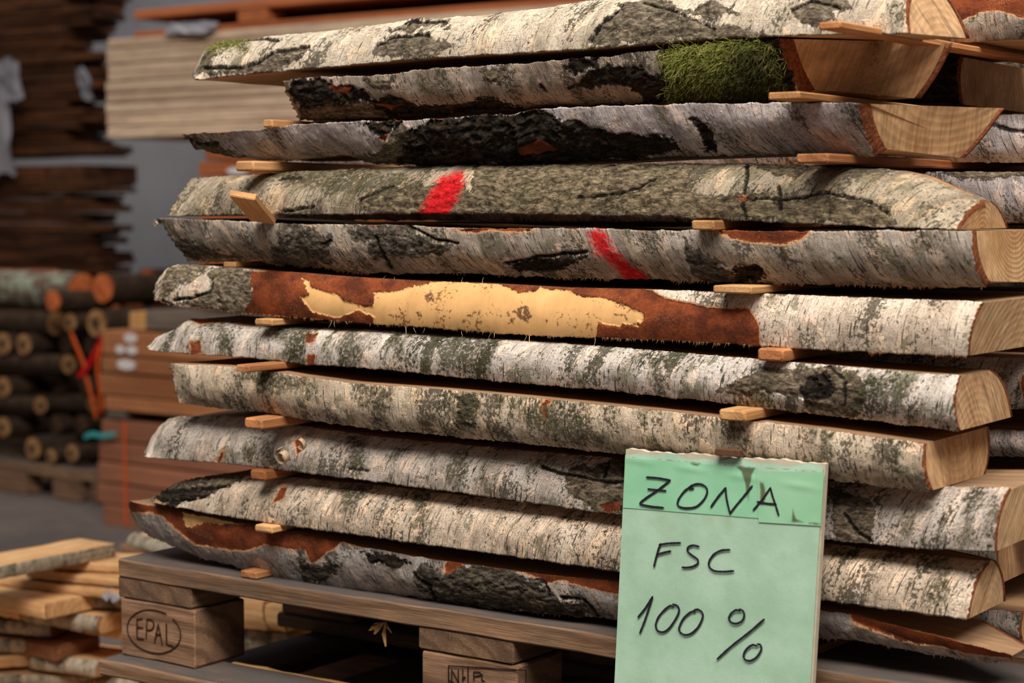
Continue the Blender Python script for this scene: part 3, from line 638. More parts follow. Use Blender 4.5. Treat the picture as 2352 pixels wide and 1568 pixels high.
    slab('8', 'sawn_birch_log', 'beige speckled sawn birch log, squared far end, just above the sign, eighth from top', C,
        [(390, 835), (500, 840), (600, 848), (680, 862), (800, 879), (1000, 893), (1150, 906), (1300, 921), (1500, 941), (1700, 964), (1900, 987), (2122, 1018)],
        [(411, 926), (500, 937), (600, 946), (700, 963), (850, 985), (1000, 998), (1200, 1018), (1400, 1040), (1600, 1063), (1900, 1100), (2137, 1131)],
        BK['b8'], END['warm'], v0=-.025, a_t=.0, a_b=.012, b_t=.175, b_b=.16, bulge=.010, bbulge=.010, tb=.003, tbE=.008, group=G1, seed=18, pith=(.09, .09),
        fields=dict(green=[[(1050, 900), (1100, 905), (1090, 1000), (1050, 990)], [(560, 850), (700, 865), (680, 900), (560, 880)], [(1180, 925), (1320, 930), (1400, 1030), (1260, 1000)], [(860, 890), (885, 890), (880, 980), (855, 975)], [(1880, 990), (1910, 990), (1905, 1090), (1880, 1090)]],
                    brown=[[(1246, 925), (1258, 922), (1262, 958), (1250, 962)], [(1253, 915), (1266, 918), (1264, 925), (1252, 922)]], rough=[[(1050, 905), (1095, 908), (1085, 940), (1090, 980), (1060, 985)]]))
    slab('9', 'sawn_birch_log', 'pale grey sawn birch log with a curled bark scar, ninth from top', C,
        [(335, 1036), (345, 1008), (365, 980), (385, 963), (400, 957), (480, 954), (560, 956), (640, 968), (700, 978), (850, 1000), (1000, 1014), (1200, 1034), (1430, 1052), (1700, 1080), (1900, 1104), (2000, 1112), (2150, 1116), (2317, 1119)],
        [(335, 1049), (400, 1056), (500, 1063), (620, 1076), (700, 1086), (900, 1111), (1050, 1131), (1200, 1151), (1300, 1166), (1430, 1184), (1900, 1241), (2100, 1258), (2284, 1268)],
        BK['b9'], END['diag'], v0=.0, a_t=.026, a_b=0, b_t=[(0, .14), (1, .18)], b_b=.2, bulge=.013, tb=.005, tbE=.009, group=G1, seed=19, pith=(.12, .02),
        fields=dict(rough=[[(1315, 1080), (1360, 1062), (1430, 1056), (1470, 1060), (1470, 1190), (1380, 1178), (1310, 1140)], [(1910, 1110), (2000, 1150), (2010, 1190), (1990, 1240), (1930, 1235), (1900, 1180)]],
                    crack=[(3, (1245, 1072), (1300, 1088), (1360, 1100), (1440, 1110)), (2.5, (1400, 1060), (1380, 1095)), (3, (1940, 1180), (1970, 1220), (2000, 1240)), (2, (800, 1075), (840, 1080))],
                    brown=[[(492, 1060), (510, 1030), (506, 1052), (500, 1064)], [(680, 1010), (700, 1002), (702, 1028), (686, 1042)], [(1375, 1160), (1420, 1150), (1430, 1172), (1400, 1178)]],
                    green=[[(800, 1000), (840, 1010), (820, 1090), (790, 1080)], [(1040, 1040), (1085, 1030), (1060, 1110), (1030, 1100)], [(600, 1010), (620, 1010), (640, 1070), (610, 1070)], [(2230, 1120), (2260, 1120), (2240, 1180), (2215, 1180)], [(2270, 1140), (2290, 1135), (2290, 1180), (2270, 1210)]]))
    slab('10', 'sawn_birch_log', 'beige sawn birch log with fine dark dashes and black split tip, tenth from top', C,
        [(352, 1148), (370, 1130), (420, 1103), (520, 1086), (600, 1089), (700, 1098), (850, 1112), (1000, 1128), (1200, 1152), (1430, 1180), (1700, 1216), (1900, 1246), (2000, 1260), (2150, 1276), (2268, 1288)],
        [(352, 1154), (420, 1167), (500, 1183), (620, 1201), (800, 1226), (1000, 1254), (1200, 1281), (1420, 1313), (1900, 1380), (2222, 1423)],
        BK['b10'], END['diag'], v0=.0, a_t=[(0, .03), (.9, .03), (1, .045)], a_b=0, b_t=[(0, .12), (.9, .10), (1, .058)], b_b=[(0, .16), (1, .105)], bulge=.014, bbulge=.012, tb=.004, tbE=.007, group=G1, seed=20, pith=(.055, -.01),
        fields=dict(rough=[[(352, 1154), (370, 1130), (420, 1100), (520, 1084), (590, 1088), (540, 1115), (500, 1125), (440, 1145), (400, 1155)]], dark=[[(352, 1152), (375, 1128), (430, 1125), (520, 1122), (470, 1135), (440, 1152), (395, 1160)]],
                    crack=[(3, (380, 1128), (430, 1125), (525, 1118)), (2, (360, 1148), (440, 1150), (470, 1138))],
                    green=[[(790, 1110), (830, 1112), (810, 1180), (780, 1180)], [(960, 1130), (1000, 1130), (980, 1200), (955, 1195)], [(2150, 1310), (2185, 1300), (2170, 1380), (2120, 1390)], [(1900, 1260), (1960, 1270), (1930, 1290)]],
                    brown=[[(640, 1120), (655, 1115), (650, 1140), (625, 1150)]]))
    slab('11', 'sawn_birch_log', 'blue-grey sawn birch log with peeled orange-brown edge, lowest on the pallet', C,
        [(296, 1152), (350, 1163), (409, 1176), (552, 1204), (700, 1228), (829, 1255), (1000, 1286), (1060, 1294), (1248, 1320), (1420, 1336), (1700, 1375), (1965, 1412), (2050, 1438), (2150, 1462), (2250, 1488), (2322, 1506)],
        [(297, 1164), (302, 1188), (320, 1215), (350, 1234), (400, 1254), (470, 1284), (560, 1305), (650, 1329), (750, 1347), (850, 1359), (960, 1370), (1060, 1391), (1200, 1405), (1420, 1422), (1700, 1458), (1965, 1470), (2100, 1494), (2200, 1512), (2262, 1522), (2322, 1516)],
        BK['b11'], END['warm'], v0=.01, a_t=0, a_b=.025, b_t=[(0, .14), (.85, .2), (1, .05)], b_b=[(0, .1), (.85, .16), (1, .04)], bulge=.008, tb=.004, tbE=.005, group=G1, seed=21, pith=(.1, .1), fringe=260, wave=.0018, rough_amp=1.1,
        fields=dict(brown=[[(290, 1140), (1000, 1240), (800, 1250), (782, 1246), (718, 1296), (700, 1262), (640, 1258), (600, 1250), (560, 1265), (500, 1258), (450, 1250), (420, 1230), (400, 1215), (385, 1200), (370, 1185), (350, 1176), (300, 1174)], [(1028, 1287), (1060, 1292), (1058, 1300), (1030, 1318), (1022, 1305)],
                           [(1195, 1308), (1430, 1320), (1430, 1364), (1380, 1358), (1330, 1345), (1290, 1335), (1255, 1340), (1240, 1325)], [(1940, 1390), (2340, 1490), (2340, 1515), (2250, 1505), (2100, 1478), (2000, 1440), (1960, 1425)]],
                    wood=[[(415, 1178), (480, 1190), (520, 1200), (600, 1212), (560, 1208), (500, 1206), (470, 1202), (440, 1212), (425, 1210)]],
                    dark=[[(830, 1262), (900, 1268), (940, 1285), (900, 1296), (850, 1285)]],
                    rough=[[(955, 1310), (990, 1290), (1020, 1315), (1050, 1295), (1180, 1306), (1250, 1328), (1262, 1365), (1340, 1395), (1370, 1425), (1200, 1405), (1060, 1395), (1000, 1375), (960, 1345)], [(680, 1255), (715, 1300), (780, 1300), (760, 1345), (700, 1330)]],
                    crack=[(2.5, (955, 1320), (990, 1350), (1000, 1375)), (2, (1245, 1325), (1262, 1370)), (2.5, (1290, 1370), (1340, 1380), (1375, 1415))]))
front()
# ------------------------------------------------------------------ strips between the logs
TM = dict(
 strip=timber_mat('strip_pine', (212, 164, 112), (190, 136, 86), 1, 1, .45, .2, 'y', (150, 110, 78), .25),
 strip_r=timber_mat('strip_reddish', (198, 138, 90), (172, 108, 66), 1, 1.2, .6, .2, 'y', (140, 92, 62), .25),
 old=timber_mat('pallet_weathered', (152, 118, 90), (122, 94, 72), 1, 1, .85, .4, 'x', (96, 84, 74), .4, dust=(82, 76, 74)),
 oldy=timber_mat('pallet_weathered_cross', (140, 108, 82), (110, 84, 64), 1, 1, .85, .4, 'y', (84, 76, 70), .4, dust=(82, 76, 74)),
 block=timber_mat('pallet_block', (152, 116, 90), (124, 94, 72), 1, .7, .95, .5, 'x', (98, 82, 70), .35),
 fresh=timber_mat('fresh_split', (222, 176, 118), (196, 146, 90), 1, 1.3, .5, .1, 'x', (170, 130, 96), .2),
)
def gapz(lo, hi, x):
    a = np.interp(x, SL[lo]['XT'], SL[lo]['ZT']); b = np.interp(x, SL[hi]['XB'], SL[hi]['ZB']); return a, b
rs = random.Random(5)
SG = 'spacer strips between the sawn logs'
def stick(x0, x1, yt, yb, lo, hi, label, mat='strip', length=.8, yaw=0.0, vs=None, tmin=.007, bev=.002):
    xm = (x0+x1)/2; X = at(xm, (yt+yb)/2, 0)[0]
    a, b = gapz(lo, hi, X)
    if b-a < tmin: m = (a+b)/2; a, b = m-tmin/2, m+tmin/2
    zt = (a+b)/2; v = atz(xm, (yt+yb)/2, zt)[1] if vs is None else vs
    P = at(x0, (yt+yb)/2, v); Q = at(x1, (yt+yb)/2, v)
    a, b = gapz(lo, hi, P[0]); m = (a+b)/2; th = max(tmin, min(b-a-.0016, (yb-yt)/2000*1.15))
    mb = MB(); wd = Q[0]-P[0]
    mb.box((-wd/2, 0, -th/2), (wd/2, length-v, th/2), bev=bev, wob=.0006, seed=int(x0), sub=6)
    o = mb.build('spacer_strip', TM[mat], loc=((P[0]+Q[0])/2, v, m)); o.rotation_euler.z = yaw
    tag(o, label, 'spacer', SG); return o
def strips():
    stick(603, 625, 267, 287, '3', '2', 'small pale spacer strip resting on the pointed tip of the silver log', vs=-.012)
    stick(540, 582, 365, 387, '4', '3', 'orange pine spacer strip under the pointed tip of the silver log', vs=-.02)
    stick(513, 541, 597, 615, '6', '5', 'pale spacer strip end under the curled tip of the red-striped log')
    stick(585, 625, 732, 746, '7', '6', 'shaded spacer strip under the peeled red-brown log')
    stick(542, 572, 835, 854, '8', '7', 'reddish spacer strip near the squared end of the beige log', 'strip_r')
    stick(560, 601, 958, 981, '9', '8', 'orange spacer strip above the log with the curled bark scar', 'strip_r')
    stick(574, 609, 1080, 1102, '10', '9', 'orange spacer strip above the log with the black split tip', 'strip_r')
    stick(585, 625, 1206, 1222, '11', '10', 'thin grey spacer strip on the peeled orange-brown edge')
    stick(1880, 1932, 46, 69, '2', '1', 'reddish spacer strip sticking out far under the top log', 'strip_r', yaw=-.03)
    stick(1765, 1838, 206, 231, '3', '2', 'yellow wedge-ended spacer strip beside the green moss')
    stick(1828, 1902, 357, 382, '4', '3', 'round-cornered spacer strip under the log with the thick brown bark rim', 'strip_r', bev=.004, vs=-.03)
    stick(1588, 1640, 503, 525, '5', '4', 'square cut pale spacer strip above the brown peeled hollow', vs=-.02)
    stick(1637, 1726, 648, 672, '6', '5', 'wide spacer strip under the red-striped log', vs=-.02)
    stick(1740, 1800, 795, 820, '7', '6', 'reddish spacer strip under the white end of the peeled log', 'strip_r', vs=-.02)
    stick(1650, 1712, 940, 966, '8', '7', 'chewed round-edged spacer strip above the green sign', 'strip', bev=.005)
    stick(1745, 1800, 1112, 1128, '9', '8', 'spacer strip hidden behind the top of the green sign', 'strip_r', vs=.01)
    stick(1745, 1800, 1225, 1245, '10', '9', 'spacer strip hidden behind the lettered part of the green sign', 'strip_r', vs=.01)
    stick(1745, 1800, 1365, 1385, '11', '10', 'spacer strip hidden low behind the green sign', 'strip_r', vs=.01)
    # the broken strip poking upwards
    p0 = at(604, 504, -.004); p1 = at(556, 447, -.085)
    d = p1-p0; L = np.linalg.norm(d); y = d/L; x = np.cross(y, [0, 0, 1]); x = -x/np.linalg.norm(x)
    x = np.array([1, 0, 0])-y*y[0]; x /= np.linalg.norm(x); z = np.cross(x, y)
    mb = MB(); mb.box((-.017, 0, -.004), (.017, L, .004), bev=.001, wob=.0005, sub=4)
    o = mb.build('spacer_strip', TM['strip'], loc=tuple(p0)); o.matrix_world = Matrix(((x[0], y[0], z[0], p0[0]), (x[1], y[1], z[1], p0[1]), (x[2], y[2], z[2], p0[2]), (0, 0, 0, 1)))
    tag(o, 'broken spacer strip poking up in front of the olive grey log', 'spacer', SG)
    # bottom spacers on the deck
    for (a, b, yt, yb, lab) in ((547, 569, 1308, 1325, 'short reddish spacer strip lying on the pallet deck'), (1745, 1800, 1475, 1490, 'spacer strip on the pallet deck behind the green sign')):
        P = at(a, yb, .0); mb = MB(); X = np.interp(P[0]+.01, SL['11']['XB'], SL['11']['ZB'])
        h = .0085; mb.box((0, 0, 0), (at(b, yb, 0)[0]-P[0]+.012, .7, h), bev=.001, wob=.0004, sub=5)
        o = mb.build('spacer_strip', TM['strip_r'], loc=(P[0], .004, ZD+.0005)); o.rotation_euler.z = -.04; tag(o, lab, 'spacer', SG)
strips()

# ------------------------------------------------------------------ strokes
def spline(p, k=8):
    p = [np.array(q, float) for q in p]
    if len(p) < 3: return p
    q = [2*p[0]-p[1]]+p+[2*p[-1]-p[-2]]; out = []
    for i in range(1, len(q)-2):
        for j in range(k):
            t = j/k; a, b, c, d = q[i-1], q[i], q[i+1], q[i+2]
            out.append(.5*((2*b)+(-a+c)*t+(2*a-5*b+4*c-d)*t*t+(-a+3*b-3*c+d)*t**3))
    return out+[p[-1]]
def ribbon(mb, pts, wd, nrm, th=.0003, m=0, jit=.12, seed=0):
    """a flat pen or brand stroke with rounded ends lying on a surface"""
    r = random.Random(seed); nrm = np.array(nrm, float); nrm /= np.linalg.norm(nrm); n = len(pts); V = []; F = []
    L = []
    for i, p in enumerate(pts):
        d = pts[min(i+1, n-1)]-pts[max(i-1, 0)]; d = d/(np.linalg.norm(d)+1e-9); s = np.cross(nrm, d); w_ = wd/2*(1+r.uniform(-jit, jit))
        if i in (0, n-1): w_ *= .8
        L.append((p, d, s, w_))
    p, d, s, w_ = L[0]; L.insert(0, (p-d*wd*.38, d, s, w_*.45))
    p, d, s, w_ = L[-1]; L.append((p+d*wd*.38, d, s, w_*.45))
    for (p, d, s, w_) in L: V += [p-s*w_+nrm*th*.2, p-s*w_*.8+nrm*th, p+s*w_*.8+nrm*th, p+s*w_+nrm*th*.2]
    for i in range(len(L)-1):
        for j in range(3): a = 4*i+j; F.append([a, a+1, a+5, a+4])
    mb.add(V, F, m)
INK = plain('marker_ink', (34, 30, 44), .45, .1, 200, .4); BURN = plain('burned_brand', (52, 34, 24), .9, .35, 300, .1); BURN2 = plain('printed_brand', (40, 28, 24), .9, .3, 300, .1)

# ------------------------------------------------------------------ pallets
HB = (.025, .028, .080, .022)
def pallet(name, label, x0, y0, zt, group=None, base_dx=0, base_dy=0, mats=('old', 'oldy', 'block'), wear=.0008, seed=3, lx=1.2, ly=.8, fresh=False):
    t = thing(name, label, 'pallet', (x0, y0, zt-sum(HB)), group); r = random.Random(seed); z = zt
    ys = [0, .177, .3275, .528, .655]; ws = [.145, .1, .145, .1, .145]
    for i, (y, w_) in enumerate(zip(ys, ws)):
        m = MB(); m.box((x0, y0+y, z-HB[0]), (x0+lx, y0+y+w_, z), bev=.002, wob=wear, seed=seed+i, sub=26); m.build('deck_board', TM[mats[0]], t)
    z1 = z-HB[0]-.0005
    for i, x in enumerate((0, .5275, lx-.145)):
        m = MB(); m.box((x0+x-.002, y0+.002, z1-HB[1]), (x0+x+.14, y0+ly, z1), bev=.002, wob=wear, seed=seed+9+i, sub=16); m.build('stringer_board', TM[mats[1]], t)
    z2 = z1-HB[1]-.0005; bl = {}
    for i, x in enumerate((0, .5275, lx-.145)):
        for j, y in enumerate((0, .3275, .7)):
            m = MB(); m.box((x0+x+.002, y0+y+.002, z2-HB[2]), (x0+x+.145, y0+y+(.145 if j == 1 else .1), z2), bev=.0025, wob=.0007, seed=seed+20+i*3+j, sub=6)
            bl[(i, j)] = m.build('block', TM[mats[2]], t)
    z3 = z2-HB[2]-.0005
    for j, (y, w_) in enumerate(((base_dy, .094), (.3275, .145), (.7, .1))):
        m = MB(); m.box((x0+base_dx, y0+y, z3-HB[3]), (x0+lx, y0+y+w_, z3), bev=.003, wob=wear, seed=seed+40+j, sub=26); bb = m.build('base_board', TM[mats[0]], t)
        if fresh and j == 0:
            m = MB(); xa = at(530, 1519, y0+y+w_)[0]
            m.box((xa, y0+y+w_+.0002, z3-.017), (x0+lx, y0+y+w_+.009, z3-.001), bev=.0015, wob=.0012, seed=77, sub=40)
            e = m.build('split_edge', TM['fresh'], bb); e['label'] = 'freshly split pale edge'
    return t, bl, z3
palt, BL, ZB3 = pallet('wooden_pallet', 'weathered grey wooden pallet with oval burned brand carrying the stacked birch logs', 0, 0, ZD, None, -.007, -.033, fresh=True, seed=3, lx=1.32)
LEDGE = ZB3
yb = .002-.0006
def cr(cx, cy, sc, ox, oy): return ox+cx/sc, oy+cy/sc
def brand(parent, strokes, sc, ox, oy, wd, mat, name, y=yb):
    mb = MB()
    for i, s_ in enumerate(strokes):
        pts = [at(*cr(a, b, sc, ox, oy), y) for a, b in s_]
        mb_pts = spline(pts, 6) if len(s_) > 4 else [pts[i]+(pts[i+1]-pts[i])*k/4 for i in range(len(pts)-1) for k in range(4)]+[pts[-1]]
        ribbon(mb, mb_pts, wd, (0, -1, 0), .0005, seed=i)
    return mb.build(name, mat, parent)
ell = [(515+205*math.cos(a), 1172+165*math.sin(a)+.13*205*math.cos(a)) for a in np.linspace(0, 2*math.pi, 41)]
brand(BL[(0, 0)], [ell[:34], ell[35:]], 3.35, 200, 1100, .0021, BURN, 'burned_oval')
brand(BL[(0, 0)], [[(425, 1076), (385, 1078)], [(385, 1078), (385, 1225)], [(385, 1140), (430, 1146)], [(385, 1225), (437, 1232)], [(455, 1230), (462, 1080)], [(462, 1080), (495, 1082), (513, 1105), (508, 1145), (485, 1162), (460, 1160)],
                   [(520, 1255), (548, 1115)], [(548, 1115), (580, 1275)], [(530, 1192), (568, 1200)], [(610, 1110), (612, 1270)], [(612, 1270), (665, 1288)]], 3.35, 200, 1100, .0026, BURN, 'burned_letters')
brand(BL[(1, 0)], [[(1412, 848), (1810, 872)], [(1412, 848), (1412, 960)], [(1512, 855), (1512, 960)], [(1810, 872), (1810, 970)], [(1428, 955), (1428, 868)], [(1428, 868), (1470, 945)], [(1462, 955), (1462, 866)], [(1412, 920), (1460, 948)],
                   [(1485, 865), (1485, 892)], [(1485, 902), (1485, 930)], [(1485, 902), (1498, 908)], [(1498, 908), (1485, 916)], [(1542, 925), (1542, 878)], [(1542, 878), (1575, 882)], [(1575, 882), (1578, 898)], [(1578, 898), (1546, 902)], [(1585, 888), (1583, 924)], [(1583, 924), (1598, 927)]], 2.24, 400, 1150, .0016, BURN2, 'printed_mark')
# splintered wood hanging under the deck board
mb = MB(); p = at(880, 1430, .02)
for i, (dx, dz, l, w_) in enumerate(((-.018, -.012, .03, .005), (-.012, -.016, .028, .004), (.004, -.03, .032, .0025), (.012, -.012, .02, .0015), (-.02, -.006, .022, .003))):
    a = p+np.array([0, i*.002, 0]); b = a+np.array([dx, -.004, dz]); c = (a+b)/2+np.array([0, -.003, .001])
    V = [a+[w_*.3, 0, 0], a-[w_*.3, 0, 0], c+[w_, .001, 0], c-[w_, .001, 0], b+[w_*.5, 0, .001], b-[w_*.5, 0, 0], c+[0, .002, 0]]
    mb.add(V, [[0, 1, 3, 2], [2, 3, 5, 4], [0, 2, 6], [1, 6, 3], [2, 4, 6], [3, 6, 5]])
mb.build('splinter', TM['fresh'], palt)
# what the pallet stands on: a stack of more pallets
zt = ZB3-HB[3]-.001; k = 0
H4 = zt; n4 = 4; HP = H4/n4
def low_pallet(x0, y0, zt, h, seed, label):
    t = thing('wooden_pallet', label, 'pallet', (x0, y0, zt-h), 'spaced-board pallets under the loaded pallet'); dk = .022
    for i, x in enumerate((.06, .28, .50, .72, .94, 1.16)):
        m = MB(); m.box((x0+x, y0, zt-dk), (x0+x+(.1 if i < 5 else .16), y0+.8, zt), bev=.002, wob=.0008, seed=seed+i, sub=10); m.build('deck_board', TM['oldy'], t)
    for i, y in enumerate((0.01, .35, .69)):
        m = MB(); m.box((x0, y0+y, zt-h+.001), (x0+1.32, y0+y+.1, zt-dk-.0005), bev=.003, wob=.001, seed=seed+20+i, sub=14); m.build('bearer', TM['old'], t)
    return t
for i in range(n4): low_pallet(.0, .0, zt-HP*i, HP, 60+i*50, ['spaced-board pallet directly under the branded pallet', 'spaced-board pallet second below the branded pallet', 'spaced-board pallet third below the branded pallet', 'spaced-board pallet standing on the concrete floor under the stack'][i])

# ------------------------------------------------------------------ the green sign
def sign_():
    TL = at(1437, 1038, -.0375); TR = at(1894, 1070, -.0375); B0 = at(1412, 1568, -.035); B1 = at(1870, 1568, -.035)
    e1 = TR-TL; e2 = B0-TL; bm = (TL[2]-LEDGE-.001)/(-e2[2]+.0)
    nr = np.cross(e1, e2); nr /= np.linalg.norm(nr); nr = nr if nr[1] < 0 else -nr
    def hit(px, py):
        d = ray(px, py); t = ((TL-CAM)@nr)/(d@nr); return CAM+d*t
    root = thing('green_sign', 'hand-lettered green paper sign reading ZONA FSC 100 %, propped against the logs', 'sign', tuple(TL+e2*bm))
    W_ = np.linalg.norm(e1); Hh = np.linalg.norm(e2*bm); u = e1/W_; d = e2/np.linalg.norm(e2)
    # backing board
    nu, nv_ = 60, 2; V = []; r = random.Random(4)
    def edge(a): return -.0024-.0008*math.sin(a*17+1)-.0005*math.sin(a*41)-.0006*math.sin(a*97)
    for side, off in ((0, -.0012), (1, -.0085)):
        for i in range(nu+1):
            a = i/nu; V.append(TL+u*(W_*a*1.004-.0005)+d*edge(a)+nr*off)
        for i in range(nu+1):
            a = i/nu; V.append(TL+u*(W_*a*1.004-.0005)+d*Hh+nr*off)
    n = nu+1; F = []
    for i in range(nu):
        F += [[i, n+i, n+i+1, i+1], [2*n+i, 2*n+i+1, 3*n+i+1, 3*n+i], [i, i+1, 2*n+i+1, 2*n+i], [n+i, 3*n+i, 3*n+i+1, n+i+1]]
    F += [[0, 2*n, 3*n, n], [nu, n+nu, 3*n+nu, 2*n+nu]]
    mesh_from('backing_board', V, F, plain('cream_board', (196, 184, 164), .8, .08, 60), root, None, False)
    # paper sheet with a folded upper edge
    gu, gv = 120, 190; A, B_ = np.meshgrid(np.linspace(0, 1, gu), np.linspace(0, 1, gv))
    top = .0005+.0016*np.sin(A*17+1)+.0012*np.sin(A*37+2)
    wav = .0007*fbm(A*3, B_*4, 5, 3)+np.exp(-((B_*Hh-.007)/.004)**2)*.0003*(1+np.sin(A*23))
    P = TL+np.einsum('ij,k->ijk', A*W_*.995, u)+np.einsum('ij,k->ijk', top*(1-B_)**6+B_*Hh*.999, d)+np.einsum('ij,k->ijk', wav+.0006, nr)
    PX, PY = proj(P.reshape(-1, 3)); PX = PX.reshape(A.shape); PY = PY.reshape(A.shape)
    I = np.arange(gu*gv).reshape(gv, gu)
    q = np.stack([I[:-1, :-1], I[1:, :-1], I[1:, 1:], I[:-1, 1:]], -1).reshape(-1, 4)
    c = lambda x, y: (1400+x/2.4706, 1000+y/2.4706)
    st1 = np.maximum(sdist(PX, PY, [c(710, 172), c(835, 178), c(815, 215), c(800, 280), c(790, 370), c(780, 375), c(765, 260), c(745, 205)]), sdist(PX, PY, [c(450, 152), c(520, 155), c(500, 180), c(475, 172)]))
    st1 = np.maximum(st1, sdist(PX, PY, [c(842, 250), c(880, 262), (c(900, 330)), c(880, 400), c(850, 410)])*.8-2)
    st1 = np.maximum(st1, np.maximum(sdist(PX, PY, [c(1040, 410), c(1060, 470), c(1110, 495), c(1030, 492)]), sdist(PX, PY, [c(1130, 492), c(1200, 495), c(1200, 512), c(1130, 503)])))
    ln = np.maximum(ldist(PX, PY, [c(90, 120), c(520, 155), c(840, 180), c(1222, 208)], 1.0), ldist(PX, PY, [c(838, 200), c(850, 490)], .9))
    ln = np.maximum(ln, ldist(PX, PY, [c(78, 408), c(850, 470)], .7)); ln = np.maximum(ln, ldist(PX, PY, [c(380, 838), c(376, 878)], 1.2))
    at3 = np.stack([st1, ln, PX*0], -1).reshape(-1, 3)
    g = G('green_paper'); s1, l1, _ = g.sep(g.attr('fs')); ob = g.obj(); nz = g.noise(ob, 90.0, 7, .65); nf = g.noise(ob, 900.0, 4, .6)
    col = g.mix(g.ss(g.noise(ob, 14.0, 5, .6), .35, .65), lin(176, 208, 186), lin(158, 194, 168))
    col = g.mul(col, g.ss(nf, .3, .7, .96, 1.04))
    col = g.mix(g.ss(g.noise(ob, 700.0, 2, .5), .76, .80)*.6, col, lin(70, 80, 64))
    col = g.mix(g.ss(g.noise(ob, 9.0, 4, .6), .56, .75)*.35, col, lin(140, 160, 120))
    STN = (s1, l1)
    col = g.mix(g.ss(l1, -.4, .6)*.7, col, lin(62, 96, 66)); col = g.mix(g.ss(s1+(nz-.5)*9, -1.5, 4)*.8, col, lin(84, 74, 48))
    mt = g.done(col, .75, nz, .0004, .6, .3)
    mesh_from('paper', P.reshape(-1, 3), q, mt, root, None, True, dict(fs=at3))
    # sticky tape patches: thin glossy green film over the paper
    def tape(quad, base, nm, off):
        n1, n2 = 60, 40; A, B_ = np.meshgrid(np.linspace(0, 1, n1), np.linspace(0, 1, n2)); Q = [hit(*c(*k_)) for k_ in quad]
        P = (Q[0][None, None]*((1-A)*(1-B_))[..., None]+Q[1][None, None]*(A*(1-B_))[..., None]+Q[2][None, None]*(A*B_)[..., None]+Q[3][None, None]*((1-A)*B_)[..., None])
        aa = ((P-TL)@u)/W_; bb = ((P-TL)@d)/Hh
        P = P+nr*(off+.0009)+np.einsum('ij,k->ijk', .0007*fbm(aa*3, bb*4, 5, 3)+np.exp(-((bb*Hh-.007)/.004)**2)*.0003*(1+np.sin(aa*23)), nr)
        PX, PY = proj(P.reshape(-1, 3)); PX = PX.reshape(A.shape); PY = PY.reshape(A.shape)
        st = np.maximum(sdist(PX, PY, [c(710, 172), c(835, 178), c(815, 215), c(800, 280), c(790, 370), c(780, 375), c(765, 260), c(745, 205)]), sdist(PX, PY, [c(450, 152), c(520, 155), c(500, 180), c(475, 172)]))
        st = np.maximum(st, sdist(PX, PY, [c(842, 250), c(880, 262), (c(900, 330)), c(880, 400), c(850, 410)])*.8-2)
        st = np.maximum(st, np.maximum(sdist(PX, PY, [c(1040, 410), c(1060, 470), c(1110, 495), c(1030, 492)]), sdist(PX, PY, [c(1130, 490), c(1200, 494), c(1200, 512), c(1130, 503)])))
        V = np.concatenate([P.reshape(-1, 3), P.reshape(-1, 3)-nr*.0003]); I = np.arange(n1*n2).reshape(n2, n1)
        q = np.stack([I[:-1, :-1], I[1:, :-1], I[1:, 1:], I[:-1, 1:]], -1).reshape(-1, 4); q = np.concatenate([q, q[:, ::-1]+n1*n2])
        g = G(nm+'_film'); s1, _, _ = g.sep(g.attr('fs')); ob = g.obj(); nz = g.noise(ob, 90.0, 7, .65)
        col = g.mix(g.ss(g.noise(ob, 12.0, 4, .6), .35, .65), lin(*base), lin(base[0]+16, base[1]+10, base[2]+14))
        col = g.mix(g.ss(s1+(nz-.5)*9, -1.5, 4)*.85, col, lin(78, 72, 46))
        mt = g.done(col, .38, nz, .0002, .5, .5)
        a3 = np.stack([st, st*0, st*0], -1).reshape(-1, 3)
        ob_ = mesh_from(nm, V, q, mt, root, None, True, dict(fs=np.concatenate([a3, a3]))); ob_['label'] = 'darker green strip of glossy tape'
    tape([(92, 126), (845, 184), (848, 468), (79, 408)], (138, 200, 160), 'tape', .0003)
    tape([(838, 200), (1221, 209), (1201, 512), (850, 490)], (142, 198, 158), 'tape', .0006)
